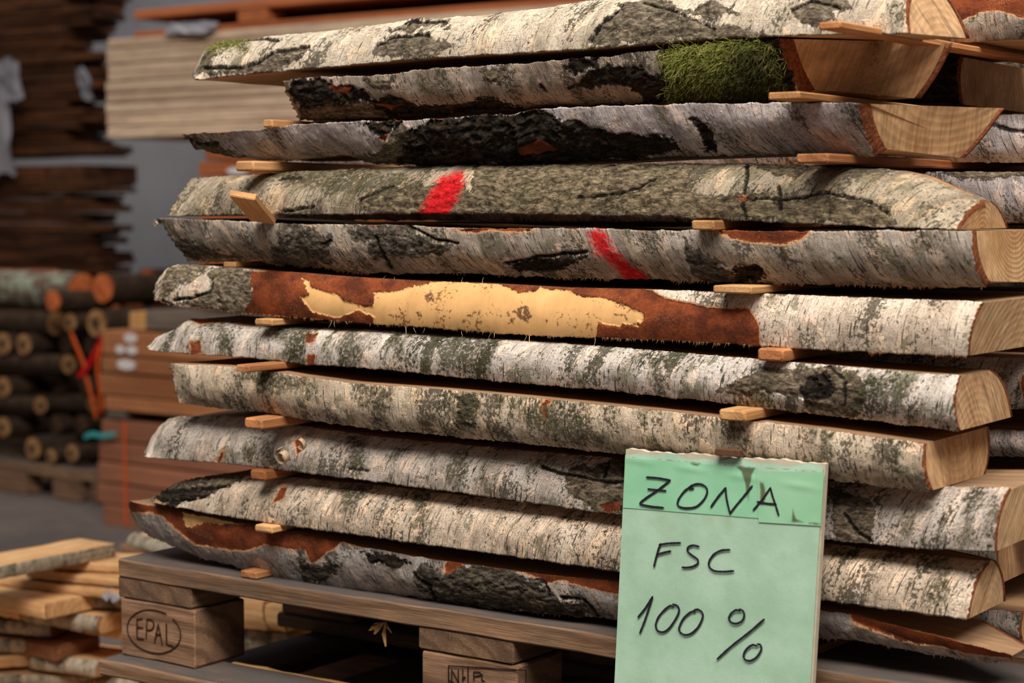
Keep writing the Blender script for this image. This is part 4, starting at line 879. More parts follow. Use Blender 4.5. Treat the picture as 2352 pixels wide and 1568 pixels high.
    words = {
     'zona_lettering': [[(217, 235), (280, 240), (350, 252)], [(350, 252), (290, 300), (220, 348), (185, 375), (182, 388), (215, 396), (250, 402), (312, 408)], [(225, 302), (325, 312)],
        [(482, 299), (460, 300), (468, 288)], [(470, 284), (430, 315), (398, 360), (393, 390), (410, 405), (450, 410), (500, 400), (542, 360), (560, 318), (550, 288), (520, 274), (488, 276), (462, 288)],
        [(582, 402), (620, 348), (664, 295)], [(664, 295), (668, 345), (680, 405), (690, 440)], [(690, 440), (720, 400), (770, 340), (815, 284)], [(822, 420), (870, 365), (918, 295)], [(918, 295), (930, 340), (948, 395), (965, 450)], [(845, 374), (900, 384), (950, 388)]],
     'fsc_lettering': [[(258, 740), (268, 700), (280, 655), (295, 612)], [(288, 618), (340, 610), (408, 607)], [(275, 674), (315, 662), (352, 654)],
        [(513, 628), (480, 621), (452, 632), (450, 655), (478, 680), (505, 700), (505, 725), (475, 742), (440, 747), (418, 745)], [(688, 646), (640, 650), (598, 672), (572, 710), (572, 742), (600, 765), (650, 770), (710, 766)]],
     'percent_lettering': [[(168, 1028), (210, 975), (250, 912)], [(250, 912), (232, 970), (205, 1050), (178, 1118)],
        [(368, 968), (350, 964), (320, 985), (285, 1025), (268, 1072), (280, 1105), (312, 1112), (345, 1090), (380, 1040), (400, 995), (392, 965), (365, 955)],
        [(492, 998), (470, 998), (430, 1030), (405, 1075), (402, 1105), (430, 1128), (470, 1120), (510, 1082), (534, 1030), (530, 1000), (508, 985), (485, 988)],
        [(745, 992), (722, 988), (695, 1008), (683, 1035), (698, 1058), (728, 1064), (758, 1048), (770, 1018), (762, 992), (742, 983)], [(883, 1040), (800, 1112), (700, 1190), (617, 1265)],
        [(842, 1190), (815, 1186), (782, 1210), (766, 1245), (778, 1270), (808, 1274), (842, 1252), (866, 1212), (862, 1186), (845, 1180)]]}
    for nm, ss_ in words.items():
        mb = MB()
        for i, s_ in enumerate(ss_): ribbon(mb, spline([hit(*c(a, b))+nr*.0021 for a, b in s_], 8), .0024, nr, .0003, seed=i)
        mb.build(nm, INK, root)
    # batten behind the sign whose end shows above it
    a = at(1646, 1028, -.042); b = at(1690, 1048, -.042); mb = MB()
    mb.box((a[0], -.0465, b[2]-.0), (b[0]+.006, -.0375, a[2]), bev=.0008); mb.build('batten', plain('dark_batten', (92, 62, 44), .8, .2, 80), root)
    return root
sign_()

# ------------------------------------------------------------------ moss
def moss(key, poly, count, Lr, root_key, seed=1, dark=None):
    s_ = SL[key]; rng = np.random.RandomState(seed); PX, PY = s_['PX'].ravel(), s_['PY'].ravel(); f = sdist(PX, PY, poly)
    idx = np.where(f+rng.normal(0, 12, f.shape)-4 > 0)[0]; pick = rng.choice(idx, count); P = s_['Vo'][pick]; nvv = s_['nv'].ravel()[pick]; nzz = s_['nz'].ravel()[pick]
    n = 5; V = []; F = []; C_ = []
    Lr_ = rng.uniform(*Lr, count); ax = rng.uniform(-1, 1, count); 
    dirs = np.stack([ax*1.2, nvv*1.0+rng.normal(0, .5, count), nzz*.8+rng.uniform(-1.0, 1.0, count)], -1); dirs /= np.linalg.norm(dirs, axis=1)[:, None]
    curl = rng.normal(0, 1, (count, 3))*.9; curl[:, 2] -= .6
    pts = [P-dirs*.001]; cur = P.copy(); dd = dirs.copy()
    for k in range(n-1):
        cur = cur+dd*(Lr_/(n-1))[:, None]; dd = dd+curl*.33+rng.normal(0, .42, (count, 3)); dd /= np.linalg.norm(dd, axis=1)[:, None]; pts.append(cur)
    pts = np.stack(pts, 1); pts[..., 1] = np.minimum(pts[..., 1], P[:, None, 1]-.0003); rad = rng.uniform(.00020, .00040, count)
    rr = np.array([1, 1.1, .9, .6, .15])
    a = np.array([[0, 0], [1, 0], [.5, .9]])-np.array([.5, .3])
    VV = pts[:, :, None, :]+np.concatenate([a, np.zeros((3, 1))], 1)[None, None]@np.array([[1, 0, 0], [0, 0, 1], [0, 1, 0]])*(rad[:, None]*rr[None])[:, :, None, None]*2
    base = np.arange(count)[:, None, None]*n*3+np.arange(n-1)[None, :, None]*3+np.arange(3)[None, None]
    nx = np.arange(count)[:, None, None]*n*3+np.arange(n-1)[None, :, None]*3+((np.arange(3)+1) % 3)[None, None]
    Fq = np.stack([base, nx, nx+3, base+3], -1).reshape(-1, 4)
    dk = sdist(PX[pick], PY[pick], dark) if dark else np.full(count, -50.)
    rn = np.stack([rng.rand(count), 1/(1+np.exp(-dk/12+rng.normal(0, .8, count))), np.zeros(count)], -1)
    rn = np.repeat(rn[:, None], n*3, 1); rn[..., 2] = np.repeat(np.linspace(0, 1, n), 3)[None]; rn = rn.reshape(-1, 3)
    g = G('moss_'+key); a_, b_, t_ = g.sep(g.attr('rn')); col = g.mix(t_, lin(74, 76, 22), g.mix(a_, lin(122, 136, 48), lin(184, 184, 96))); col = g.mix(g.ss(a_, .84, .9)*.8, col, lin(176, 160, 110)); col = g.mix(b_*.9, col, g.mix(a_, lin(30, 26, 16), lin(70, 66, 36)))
    m = mesh_from('moss', VV.reshape(-1, 3), Fq, g.done(col, .8), s_['root'], None, True, dict(rn=rn)); m['label'] = 'tuft of green moss'; m['kind'] = 'stuff'
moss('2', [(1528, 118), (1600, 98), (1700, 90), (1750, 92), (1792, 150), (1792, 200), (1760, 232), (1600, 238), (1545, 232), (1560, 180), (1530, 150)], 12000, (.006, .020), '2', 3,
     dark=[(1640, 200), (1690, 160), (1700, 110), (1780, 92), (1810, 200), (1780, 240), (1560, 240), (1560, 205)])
moss('1', [(482, 108), (520, 92), (560, 92), (556, 104), (510, 112)], 900, (.003, .007), '1', 4)

# torn fibres standing on the sawn end of the mossy log
mb = MB(); r = random.Random(9)
q = SL['2']; xe = q['XT'][-1]
for i in range(420):
    v = r.gauss(.078, .0045); zf = r.random(); zt_ = q['ZT'][-1]; zb_ = q['ZB'][-1]; z = zb_+(zt_-zb_)*(zf*.96+.02)
    v += .003*math.sin(zf*9)-.012*(1-zf)*0
    p = np.array([xe+.88*(v)*1.0+.0004, v, z]); o_ = np.array([1, -.88, 0])/1.33; l = r.uniform(.002, .006); d = o_*l*r.uniform(.3, .9)+np.array([0, r.uniform(-.002, .002), r.uniform(-1, 1)*l]); ww = r.uniform(.0003, .0009)
    s1 = np.array([.66, .75, 0])*ww; mb.add([p-s1, p+s1, p+[0, 0, ww], p+d], [[0, 1, 3], [1, 2, 3], [2, 0, 3]])
mb.build('torn_fibres', TM['fresh'], q['root'])
# ------------------------------------------------------------------ fibres and curls
def threads(key, spots, seed):
    mb = MB(); r = random.Random(seed)
    for (px, py, l, w_) in spots:
        p = at(px, py, -.001); q = [p]; d = np.array([r.uniform(-.3, .3), -.2, -1.])
        for i in range(6):
            d = d+np.array([r.uniform(-.5, .5), r.uniform(-.2, .1), 0]); d /= np.linalg.norm(d); q.append(q[-1]+d*l/6)
        V = []; F = []
        for i, c in enumerate(q):
            ww = w_*(1-i/7.5); V += [c+[-ww, 0, 0], c+[0, -ww, 0], c+[ww, 0, 0]]
        for i in range(len(q)-1):
            for j in range(3): F.append([3*i+j, 3*i+(j+1) % 3, 3*i+3+(j+1) % 3, 3*i+3+j])
        mb.add(V, F)
    o = mb.build('loose_fibres', plain('pale_fibre', (200, 172, 136), .8, .2, 200), SL[key]['root'])
threads('6', [(762, 736, .010, .0003), (768, 738, .008, .0003), (795, 738, .005, .0003), (932, 750, .013, .0004), (950, 752, .008, .0003), (975, 754, .006, .0003), (1060, 760, .01, .0003), (1128, 765, .009, .0003), (1135, 765, .006, .0004), (1216, 770, .028, .0005), (1210, 770, .012, .0003), (1368, 777, .012, .0003), (1450, 752, .002, .0003), (850, 742, .004, .0002)], 3)
threads('6', [(880, 640, -.006, .0003), (905, 643, -.004, .0003), (1060, 648, -.006, .0003), (1108, 650, -.008, .0003)], 4)
def curl(key, px, py, r0, wd, turns, mat, seed=0, dx=-1):
    c = at(px, py, -.010); V = []; F = []; n = 26
    for side in (0, 1):
        for i in range(n):
            a = i/(n-1)*turns*2*math.pi; r_ = r0*(1-.55*i/(n-1)); V.append(c+np.array([dx*r_*math.sin(a)*.9, -(r0*.7)+(-r_*math.cos(a))*.35, r_*math.cos(a)])+np.array([dx*.1*wd*side, -wd*side*.8, -wd*.25*side]))
    for i in range(n-1): F.append([i, i+1, n+i+1, n+i])
    m = mesh_from('bark_curl', V, F, mat, SL[key]['root'], None, True); md = m.modifiers.new('thick', 'SOLIDIFY'); md.thickness = .0005
CURLM = plain('curled_bark', (178, 154, 128), .7, .3, 500)
curl('9', 666, 1042, .011, .012, 1.3, CURLM); curl('9', 702, 1018, .008, .008, .7, CURLM, dx=1); curl('5', 364, 512, .0045, .003, 1.2, CURLM)
# thin red paint smear on the lifted edge of the log and a flap of bark at the white-banded log
# ------------------------------------------------------------------ the row of logs behind
bgW = END['clean']
def back(key, label, v0, top, bot, wr=.30, end=None, fields={}, bark=None, tbE=.008, seed=1, bulge=.01, x0=.05, at_=.0, ab=.0):
    (tx, ty), (tx2, ty2) = top; (bx, by), (bx2, by2) = bot
    A = at(tx, ty, v0+at_); B = at(tx2, ty2, v0+at_); C_ = at(bx, by, v0+ab); D = at(bx2, by2, v0+ab)
    def ext(P, Q): k = (x0-P[0])/(Q[0]-P[0]); return [(x0, P[2]), (P[0], P[2]), (Q[0], Q[2])]
    T = ext(A, B); Bo = ext(C_, D)
    slab(key, 'sawn_birch_log', label, 'log', T, Bo, bark or BK['bg'], end or bgW, v0=v0, a_t=at_, a_b=ab, b_t=wr, b_b=wr, bulge=bulge, tbE=tbE, fields=fields, group=G2, world=True, ds=.003, nt=30, seed=seed)
back('b1', 'brown peeled log of the rear row behind the topmost log', .24, [(2215, -30), (2480, -60)], [(2215, 96), (2480, 86)], .3, fields=dict(brown=[(2100, -100), (2500, -100), (2500, 40), (2352, 38), (2300, 22), (2260, 28), (2210, 45), (2100, 50)] and [[(2100, -100), (2500, -100), (2500, 40), (2352, 38), (2300, 22), (2260, 28), (2210, 45), (2100, 50)]]), seed=41)
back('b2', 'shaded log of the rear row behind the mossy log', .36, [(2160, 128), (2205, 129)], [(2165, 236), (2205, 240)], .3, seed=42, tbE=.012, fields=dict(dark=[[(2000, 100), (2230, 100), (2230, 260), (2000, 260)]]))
back('b3', 'grey log of the rear row behind the log with the thick brown rim', .30, [(2285, 263), (2480, 262)], [(2230, 372), (2480, 374)], .3, seed=43, fields=dict(crack=[(4, (2280, 285), (2320, 300), (2400, 302))]), bark=BK['b3'])
back('b4', 'orange-streaked log of the rear row behind the olive grey log', .24, [(2130, 394), (2480, 394)], [(2240, 511), (2480, 513)], .3, seed=44, fields=dict(rough=[[(2100, 380), (2400, 395), (2380, 410), (2200, 412)]]), bark=BK['b3'])
back('b5', 'log of the rear row behind the red-striped log', .30, [(2300, 516), (2400, 517)], [(2300, 640), (2400, 640)], .3, seed=45)
back('b6', 'log of the rear row behind the peeled log', .30, [(2300, 682), (2400, 684)], [(2300, 782), (2400, 786)], .3, seed=46)
back('b7', 'pale log of the rear row behind the knotty white log', .22, [(2240, 818), (2480, 826)], [(2240, 938), (2480, 942)], .3, seed=47, fields=dict(brown=[[(2345, 860), (2400, 860), (2400, 935), (2350, 930)]]), bark=BK['b9'])
back('b8', 'dark barked log of the rear row behind the squared beige log', .24, [(2260, 985), (2480, 992)], [(2260, 1046), (2480, 1056)], .3, seed=48, bark=BK['b3'])
back('b9', 'log of the rear row behind the pale grey log', .27, [(2260, 1088), (2480, 1098)], [(2260, 1180), (2480, 1195)], .3, seed=49, bark=BK['b3'])
back('b10', 'yellow ended log of the rear row behind the dashed beige log', .25, [(2250, 1240), (2296, 1243)], [(2250, 1336), (2296, 1342)], .3, seed=50, end=END['warm'], tbE=.004)
back('b11', 'grey log of the rear row behind the lowest log', .24, [(2235, 1396), (2348, 1406)], [(2235, 1462), (2348, 1480)], .3, seed=51, bark=BK['b11'])

G3 = 'sawn birch logs in the third row of the stack'
for i, (y0, y1) in enumerate([(66, 172), (180, 300), (308, 420), (428, 590), (598, 720), (728, 862), (872, 1000), (1010, 1130), (1140, 1255), (1265, 1345)]):
    A = at(2300, y0, .70); B = at(2300, y1, .70); B[2] = max(B[2], ZD+.012)
    slab('c%d' % i, 'sawn_birch_log', ['topmost', 'second', 'third', 'fourth', 'fifth', 'sixth', 'seventh', 'eighth', 'ninth', 'lowest'][i]+' log of the hidden third row, seen only through dark gaps of the stack', 'log',
         [(.02, A[2]), (1.3, A[2])], [(.02, B[2]+.004), (1.3, B[2]+.004)], BK['bg'], END['clean'], v0=.70, b_t=.25, b_b=.25, world=True, ds=.006, nt=20, group=G3, seed=70+i)
# ------------------------------------------------------------------ hall: floor and wall
def quadgrid(name, a, b, c, d, mat, n=2):
    return mesh_from(name, [a, b, c, d], [[0, 1, 2, 3]], mat, None, None, False)
g = G('concrete_floor'); ob = g.obj(); n = g.noise(ob, 1.3, 8, .65); n2 = g.noise(ob, 40.0, 6, .7)
fl = quadgrid('floor', (-16, -6, 0), (8, -6, 0), (8, 7.2, 0), (-16, 7.2, 0), g.done(g.mul(g.mix(g.ss(n, .35, .65), lin(120, 108, 100), lin(92, 84, 80)), g.ss(n2, .3, .7, .9, 1.1)), .8, n2, .002, .5)); fl['kind'] = 'structure'
g = G('grey_wall'); ob = g.obj(); n = g.noise(ob, .8, 6, .6)
wl = quadgrid('wall_back', (-16, 7.2, 0), (8, 7.2, 0), (8, 7.2, 6.5), (-16, 7.2, 6.5), g.done(g.mix(g.ss(n, .35, .65), lin(166, 164, 168), lin(146, 144, 149)), .9)); wl['kind'] = 'structure'

WB = dict(
 pale=timber_mat('pale_planks', (226, 198, 168), (200, 170, 144), .5, .5, .5, .3, 'x', (150, 130, 116), .25),
 brown=timber_mat('brown_planks', (184, 124, 82), (160, 100, 62), .5, .5, .35, .1, 'x', (140, 92, 70), .3),
 red=timber_mat('red_brown_planks', (162, 106, 80), (142, 90, 66), .5, .5, .3, .1, 'x', (128, 84, 68), .3),
 orange=timber_mat('orange_planks', (176, 102, 60), (152, 82, 46), .5, .5, .3, .1, 'x', (120, 70, 50), .2),
 grey=timber_mat('grey_planks', (128, 112, 98), (104, 92, 82), .5, .5, .5, .2, 'x', (90, 82, 76), .4),
 dark=timber_mat('dark_boards', (104, 60, 28), (50, 28, 14), .6, .5, .6, .3, 'x', (40, 26, 16), .5),
 tan=timber_mat('tan_boards', (222, 172, 116), (204, 146, 88), .7, .6, .4, .3, 'x', (176, 136, 104), .3),
 barkb=plain('bark_of_round_logs', (60, 47, 37), .95, .35, 30, .1),
 film=plain('plastic_film', (132, 128, 134), .35, .1, 20, .5),
 paperw=plain('white_label', (214, 208, 208), .7, .05, 20),
)
VB = 3.05                                    # front of the lumber tower behind the stack
def X_(px, py, v=VB): return at(px, py, v)
def lumber(px, y0, y1, mat, label, group, x1=.9, dy=.4, name='lumber_board', v=VB, bev=.004, cat='board', px2=None, zx=None):
    a = X_(px, y0, v); b = X_(px, y1, v)
    if zx: a[2] = X_(zx, y0, v)[2]; b[2] = X_(zx, y1, v)[2]
    xe = x1 if px2 is None else X_(px2, y0, v)[0]
    t = (xe+a[0])/2; mb = MB(); zc = (a[2]+b[2])/2
    mb.box((a[0]-t, 0, b[2]-zc), (xe-t, dy, a[2]-zc), bev=bev, wob=.001, seed=int(px+y0), sub=4)
    o = mb.build(name, WB[mat], loc=(t, v, zc)); tag(o, label, cat, group); return o
GL = 'brown planks of the lumber tower'
for i, (y0, y1) in enumerate([(963, 1008), (1012, 1056), (1060, 1105), (1109, 1153), (1157, 1206)]):
    lumber([232, 226, 224, 223, 236][i], y0, y1, 'red', ['red-brown plank, uppermost of the lower brown bundle with a teal strap', 'red-brown plank second from top in the lower brown bundle', 'red-brown plank in the middle of the lower brown bundle', 'red-brown plank second from the floor in the brown bundle', 'red-brown plank lying at floor level under the brown bundle'][i], GL)
for i, (y0, y1) in enumerate([(757, 813), (818, 853), (858, 905), (909, 940)]):
    lumber([233, 231, 229, 238][i], y0, y1, 'brown', ['brown plank with white paper marks, uppermost of the upper brown bundle', 'brown plank with one white mark, second of the upper brown bundle', 'plain brown plank, third of the upper brown bundle', 'thin brown plank, lowest of the upper brown bundle'][i], GL)
lumber(244, 942, 961, 'grey', 'pale bearer block between the two brown bundles', 'bearers of the lumber tower', name='bearer', px2=282)
lumber(500, 942, 961, 'grey', 'bearer between the brown bundles, hidden behind the birch logs', 'bearers of the lumber tower', name='bearer', px2=560, zx=244)
lumber(1300, 942, 961, 'grey', 'far bearer between the brown bundles behind the stack', 'bearers of the lumber tower', name='bearer', px2=1360, zx=244)
up = bpy.data.objects['lumber_board.005']
for nm, (px, py, r_) in enumerate([(300, 775, 17), (277, 803, 12), (304, 805, 13)]):
    pass
def label_patch(px, py, rx, ry, host):
    # a torn paper mark stuck on a plank: an uneven disc with thickness
    c = X_(px, py, VB); k = np.dot(c-CAM, Fh)/FPX; r = random.Random(int(px)); V = []; n = 14; loc = np.array(host.location)
    for off in (-.0004, -.0014):
        for i in range(n):
            a = i/n*2*math.pi; q = 1+r.uniform(-.25, .25) if off == -.0004 else 1; V.append(c+np.array([rx*k*1.3*math.cos(a), off, ry*k*math.sin(a)])-loc)
    F = [list(range(n, 2*n))]+[[i, (i+1) % n, n+(i+1) % n, n+i] for i in range(n)]
    me = bpy.data.meshes.new('paper_mark'); me.from_pydata([tuple(v) for v in V], [], F); me.materials.append(WB['paperw'])
    o = bpy.data.objects.new('paper_mark', me); COL.objects.link(o); o.parent = host; o['label'] = 'white paper mark'
for a in [(300, 776, 17, 11), (276, 802, 12, 10), (303, 804, 14, 10)]: label_patch(*a, up)
label_patch(290, 837, 24, 12, bpy.data.objects['lumber_board.006'])
# above: small pale ended boards, hidden bundle, pale plank bundle, orange rack pallet
lumber(296, 716, 756, 'tan', 'short pale block at the corner of the grey board layer', 'bearers of the lumber tower', name='bearer', px2=330)
lumber(334, 712, 756, 'grey', 'grey weathered board lying on the upper brown bundle', 'grey boards of the lumber tower')
for i, (y0, y1) in enumerate([(372, 402), (406, 470), (474, 540), (544, 620), (624, 708)]):
    lumber(455, y0, y1, 'orange', ['orange-brown plank with a pale label, showing under the pale plank bundle', 'orange-brown plank second of the bundle mostly behind the birch logs', 'orange-brown plank third of the bundle behind the birch logs', 'orange-brown plank fourth of the bundle behind the birch logs', 'orange-brown plank lowest of the bundle behind the birch logs'][i], 'orange planks of the lumber tower', v=VB)
label_patch(545, 392, 26, 8, [o for o in bpy.data.objects if o.name.startswith('lumber_board') and o['label'].startswith('orange-brown plank with')][0])
lumber(470, 315, 370, 'orange', 'dark bearer under the pale plank bundle, hidden by the logs', 'bearers of the lumber tower', name='bearer', px2=560, zx=455)
lumber(1500, 315, 370, 'orange', 'far bearer under the pale plank bundle behind the stack', 'bearers of the lumber tower', name='bearer', px2=1600, zx=455)
ys = [(90, 112), (114, 147), (150, 187), (190, 214), (217, 238), (240, 262), (264, 290), (293, 318)]
lb = ['pale plank, topmost of the pale bundle', 'pale plank with reddish stains, second of the pale bundle', 'pale plank under the dark gap, third of the pale bundle', 'narrow pale plank, fourth of the pale bundle', 'pale plank in the middle of the pale bundle, fifth down', 'pale plank, third from the bottom of the pale bundle', 'pale plank, second from the bottom of the pale bundle', 'pinkish plank, lowest of the pale bundle']
for i, (y0, y1) in enumerate(ys): lumber([246, 243, 246, 241, 243, 241, 243, 246][i], y0, y1, 'pale', lb[i], 'pale planks of the lumber tower')
# orange rack pallet on top
a = X_(306, 30); t = thing('timber_rack', 'orange-brown timber rack with dark openings on top of the pale plank bundle', 'rack', (a[0], VB, X_(306, 86)[2]))
def rk(nm, px0, px1, y0, y1, dv0, dv1, mat='orange'):
    p = X_(px0, y0); q = X_(px0, y1); p[2] = X_(306, y0)[2]; q[2] = X_(306, y1)[2]; x1 = X_(px1, y0)[0] if px1 else .9
    mb = MB(); mb.box((p[0], VB+dv0, q[2]), (x1, VB+dv1, p[2]), bev=.004, wob=.001, seed=px0, sub=4); return mb.build(nm, WB[mat], t)
rk('deck_board', 306, None, 24, 44, 0, 1.2); rk('bottom_board', 306, None, 73, 86, 0, 1.2)
for p0, p1 in ((545, 612), (1320, 1380)): rk('post', p0, p1, 44.6, 72.5, .0, .1)
rk('opening_shade_board', 330, None, 44.6, 72.5, 1.15, 1.19, 'dark')  # dark board added deep inside so the openings read as shade
def sheet(name, mat, label, cat, c, u, v_, nu=16, nv=16, amp=.05, seed=1, th=.001, loc=None):
    """a crumpled film: corner c, sides u and v_"""
    c, u, v_ = map(lambda q: np.array(q, float), (c, u, v_)); nr = np.cross(u, v_); nr /= np.linalg.norm(nr)
    A, B_ = np.meshgrid(np.linspace(0, 1, nu), np.linspace(0, 1, nv)); h = fbm(A*4, B_*4, seed, 4)*amp*2
    A2 = A+fbm(A*3, B_*3, seed+5, 3)*.25; B2 = B_+fbm(A*3, B_*3, seed+9, 3)*.25
    P = np.einsum('ij,k->ijk', A2, u)+np.einsum('ij,k->ijk', B2, v_)+np.einsum('ij,k->ijk', h, nr)
    I = np.arange(nu*nv).reshape(nv, nu); q = np.stack([I[:-1, :-1], I[:-1, 1:], I[1:, 1:], I[1:, :-1]], -1).reshape(-1, 4)
    V = np.concatenate([P.reshape(-1, 3), P.reshape(-1, 3)-nr*th]); q = np.concatenate([q, q[:, ::-1]+nu*nv])
    o = mesh_from(name, V, q, mat, None, None, True, loc=tuple(c)); tag(o, label, cat); return o
p = X_(375, 78, VB-.03); sheet('plastic_film', WB['film'], 'scrap of white plastic film on the pale planks under the timber rack', 'film', p, X_(478, 78, VB-.03)-p, X_(395, 52, VB)-p, amp=.012, seed=3)

# ------------------------------------------------------------------ straps
def strap(name, mat, label, pts, wd, nrm=(0, -1, 0), cat='strap', group=None):
    mb = MB(); P = spline(pts, 5); ribbon(mb, P, wd, nrm, .003, jit=.03); c = P[0]
    mb.v = [tuple(np.array(v)-c) for v in mb.v]; o = mb.build(name, mat, loc=tuple(c)); tag(o, label, cat, group); return o
ORG = plain('orange_strap', (214, 84, 22), .5, .05); RED = plain('red_strap', (190, 14, 26), .5, .05); TEAL = plain('teal_strap', (60, 150, 150), .5, .15)

# ------------------------------------------------------------------ crib of round logs on a pallet
CB = atz(150, 1150, 0); vC = CB[1]; kC = np.dot(CB-CAM, Fh)/FPX
RE = endgrain_mat('round_log_end', (172, 130, 86), (126, 88, 54), 130, (1, .1), .1, 0)
RE2 = endgrain_mat('round_log_end_orange', (206, 116, 66), (176, 84, 44), 130, (1, .1), .1, 0)
def rlog(px, py, rpx, d, L, label, v=None, mat=None, end=None, group='round logs of the crib', core=True):
    v = vC if v is None else v; c = at(px, py, v)
    if 'crib' in group and 'loose' not in group: c = at(px, py, vC); c[1] = v
    k = np.dot(c-CAM, Fh)/FPX; R_ = rpx*k; r = random.Random(int(px*7+py)); n = 20; m = 9
    root = thing('round_log', label, 'log', tuple(c), group); V = []; F = []
    dv = np.array([0, 1, 0.]) if d == 'y' else np.array([-1, 0, 0.]); e1 = np.array([1, 0, 0.]) if d == 'y' else np.array([0, 1, 0.]); e2 = np.array([0, 0, 1.])
    bow = r.uniform(-.01, .01)
    for i in range(m):
        t = i/(m-1)
        for j in range(n):
            a = j/n*2*math.pi; q = R_*(1+.05*math.sin(3*a+r.uniform(0, .2))+r.uniform(-.015, .015))*(1-.08*t); V.append(c+dv*L*t+e1*(q*math.cos(a))+e2*(q*math.sin(a)+bow*math.sin(t*3)))
    for i in range(m-1):
        for j in range(n): F.append([i*n+j, i*n+(j+1) % n, (i+1)*n+(j+1) % n, (i+1)*n+j])
    F.append([(m-1)*n+j for j in range(n)][::-1])
    mesh_from('bark', V, F, mat or WB['barkb'], root)
    V = [c-dv*.002+e1*(R_*.93*math.cos(j/n*2*math.pi))+e2*(R_*.93*math.sin(j/n*2*math.pi)) for j in range(n)]+[c-dv*.004]+[c+dv*.01+e1*(R_*.9*math.cos(j/n*2*math.pi))+e2*(R_*.9*math.sin(j/n*2*math.pi)) for j in range(n)]
    F = [[j, (j+1) % n, n] for j in range(n)]+[[j, n+1+j, n+1+(j+1) % n, (j+1) % n] for j in range(n)]
    A = np.array(V)-c; gr = np.stack([A@dv, A@e1, A@e2], -1)*1.0
    mesh_from('cut_end', V, F, end or RE, root, None, False, dict(gr=gr))
    if core:
        V = [c-dv*.0062+e1*(R_*.38*math.cos(j/n*2*math.pi)*(1+.2*math.sin(j)))+e2*(R_*.38*math.sin(j/n*2*math.pi)) for j in range(n)]
        mesh_from('dark_core', V, [list(range(n))], plain('dark_heartwood_%d' % len(bpy.data.materials), (62, 48, 40), .9, .3, 60), root, None, False)
    return root
LW = .62
RE_SHADE = endgrain_mat('round_log_end_shaded', (84, 62, 44), (56, 40, 28), 130, (1, .1), .1, 0)  # darker copy of the cut end: shade put into the colour of deep logs
for i, (px, py, rp, lb) in enumerate([(8, 789, 27, 'round log with a golden cut end, upper course of the crib'), (55, 791, 26, 'round log with a pale ring and dark heart, upper course of the crib'), (8, 889, 25, 'round log with a bright cut end, middle course of the crib'), (8, 981, 24, 'round log with a dull cut end, lower course of the crib'),
        (76, 1030, 27, 'round log with a big pale ring just above the crib pallet'), (117, 1047, 18, 'thin round log low beside the big ringed one'), (166, 1040, 22, 'round log low in the crib near the strap')]):
    rlog(px, py, rp, 'y', LW, lb)
for i, (px, py, rp, lb) in enumerate([(-65, 790, 25, 'a'), (110, 791, 25, 'round log lying beside the ringed one in the upper course of the crib'), (165, 793, 25, 'round log below the orange strap end, upper course of the crib')]):
    if px > 0: rlog(px, py, rp, 'y', LW-.05, lb, v=vC+.10, end=RE_SHADE, core=False)
for px in (75, 140, 190): rlog(px, 889 if px != 140 else 890, 24, 'y', LW-.1, 'dark round log deep in the middle course of the crib, end in shade', v=vC+.14, end=RE_SHADE, core=False)
for px in (70, 128, 186): rlog(px, 981, 23, 'y', LW-.1, 'dark round log deep in the lower course of the crib, end in shade', v=vC+.14, end=RE_SHADE, core=False)
for (px, py, rp, lb, dv) in [(136, 838, 23, 'sideways round log with a ringed end, second course of the crib', .03), (76, 932, 21, 'sideways round log with a pale blotch, fourth course of the crib', .02), (140, 934, 23, 'sideways round log with a dim ringed end, fourth course of the crib', .16)]:
    rlog(px, py, rp, 'x', .9, lb, v=vC+dv+.02)
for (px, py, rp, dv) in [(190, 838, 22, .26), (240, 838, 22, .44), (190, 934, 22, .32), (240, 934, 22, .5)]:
    rlog(px, py, rp, 'x', 1.1, 'dark sideways round log in the shaded back of the crib', v=vC+dv, end=RE_SHADE, core=False)
# loose logs heaped on the crib
LICH = (lambda g: g.done(g.mix(g.ss(g.noise(g.obj(), 16.0, 5, .6), .45, .6), lin(104, 86, 74), lin(150, 156, 136)), .9))(G('lichen_bark'))
rlog(190, 668, 44, 'x', .9, 'thick log coated in pale lichen lying across the top of the crib', v=vC+.14, mat=LICH, end=RE2, core=False, group='loose logs on the crib')
rlog(130, 742, 30, 'x', .8, 'brown log under the lichen covered one', v=vC+.08, group='loose logs on the crib', core=False)
rlog(161, 740, 22, 'y', .5, 'small log with a yellow ringed end above the orange strap', v=vC-.02, group='loose logs on the crib')
rlog(222, 742, 34, 'y', .5, 'hollow dark hearted log above the red strap', v=vC, group='loose logs on the crib')
rlog(262, 712, 28, 'x', .4, 'log with a pinkish side beside the hollow one', v=vC+.45, group='loose logs on the crib', end=RE2, core=False)
rlog(122, 690, 26, 'y', .3, 'short log with a ragged orange end against the lichen log', v=vC-.09, group='loose logs on the crib', end=RE2, core=False)
rlog(236, 662, 36, 'y', .5, 'thick log with a broad reddish cut end, top of the heap', v=vC+.1, group='loose logs on the crib', end=RE2, core=False)
rlog(280, 655, 26, 'y', .5, 'log with a dull orange end beside the broad reddish one', v=vC+.4, group='loose logs on the crib', end=RE2, core=False)
rlog(338, 648, 34, 'y', .5, 'log with a flat orange end under the grey wall', v=vC+.5, group='loose logs behind the brown bundle', end=RE2, core=False)
rlog(400, 640, 30, 'y', .5, 'log with an orange end peeking out behind the peeled birch log', v=vC+.8, group='loose logs behind the brown bundle', end=RE2, core=False)
rlog(310, 702, 28, 'y', .5, 'dim orange ended log behind the small pale block', v=vC+.6, group='loose logs behind the brown bundle', end=RE2, core=False)
rlog(370, 705, 28, 'y', .5, 'shaded log behind the grey board layer', v=vC+.6, group='loose logs behind the brown bundle', end=RE2, core=False)
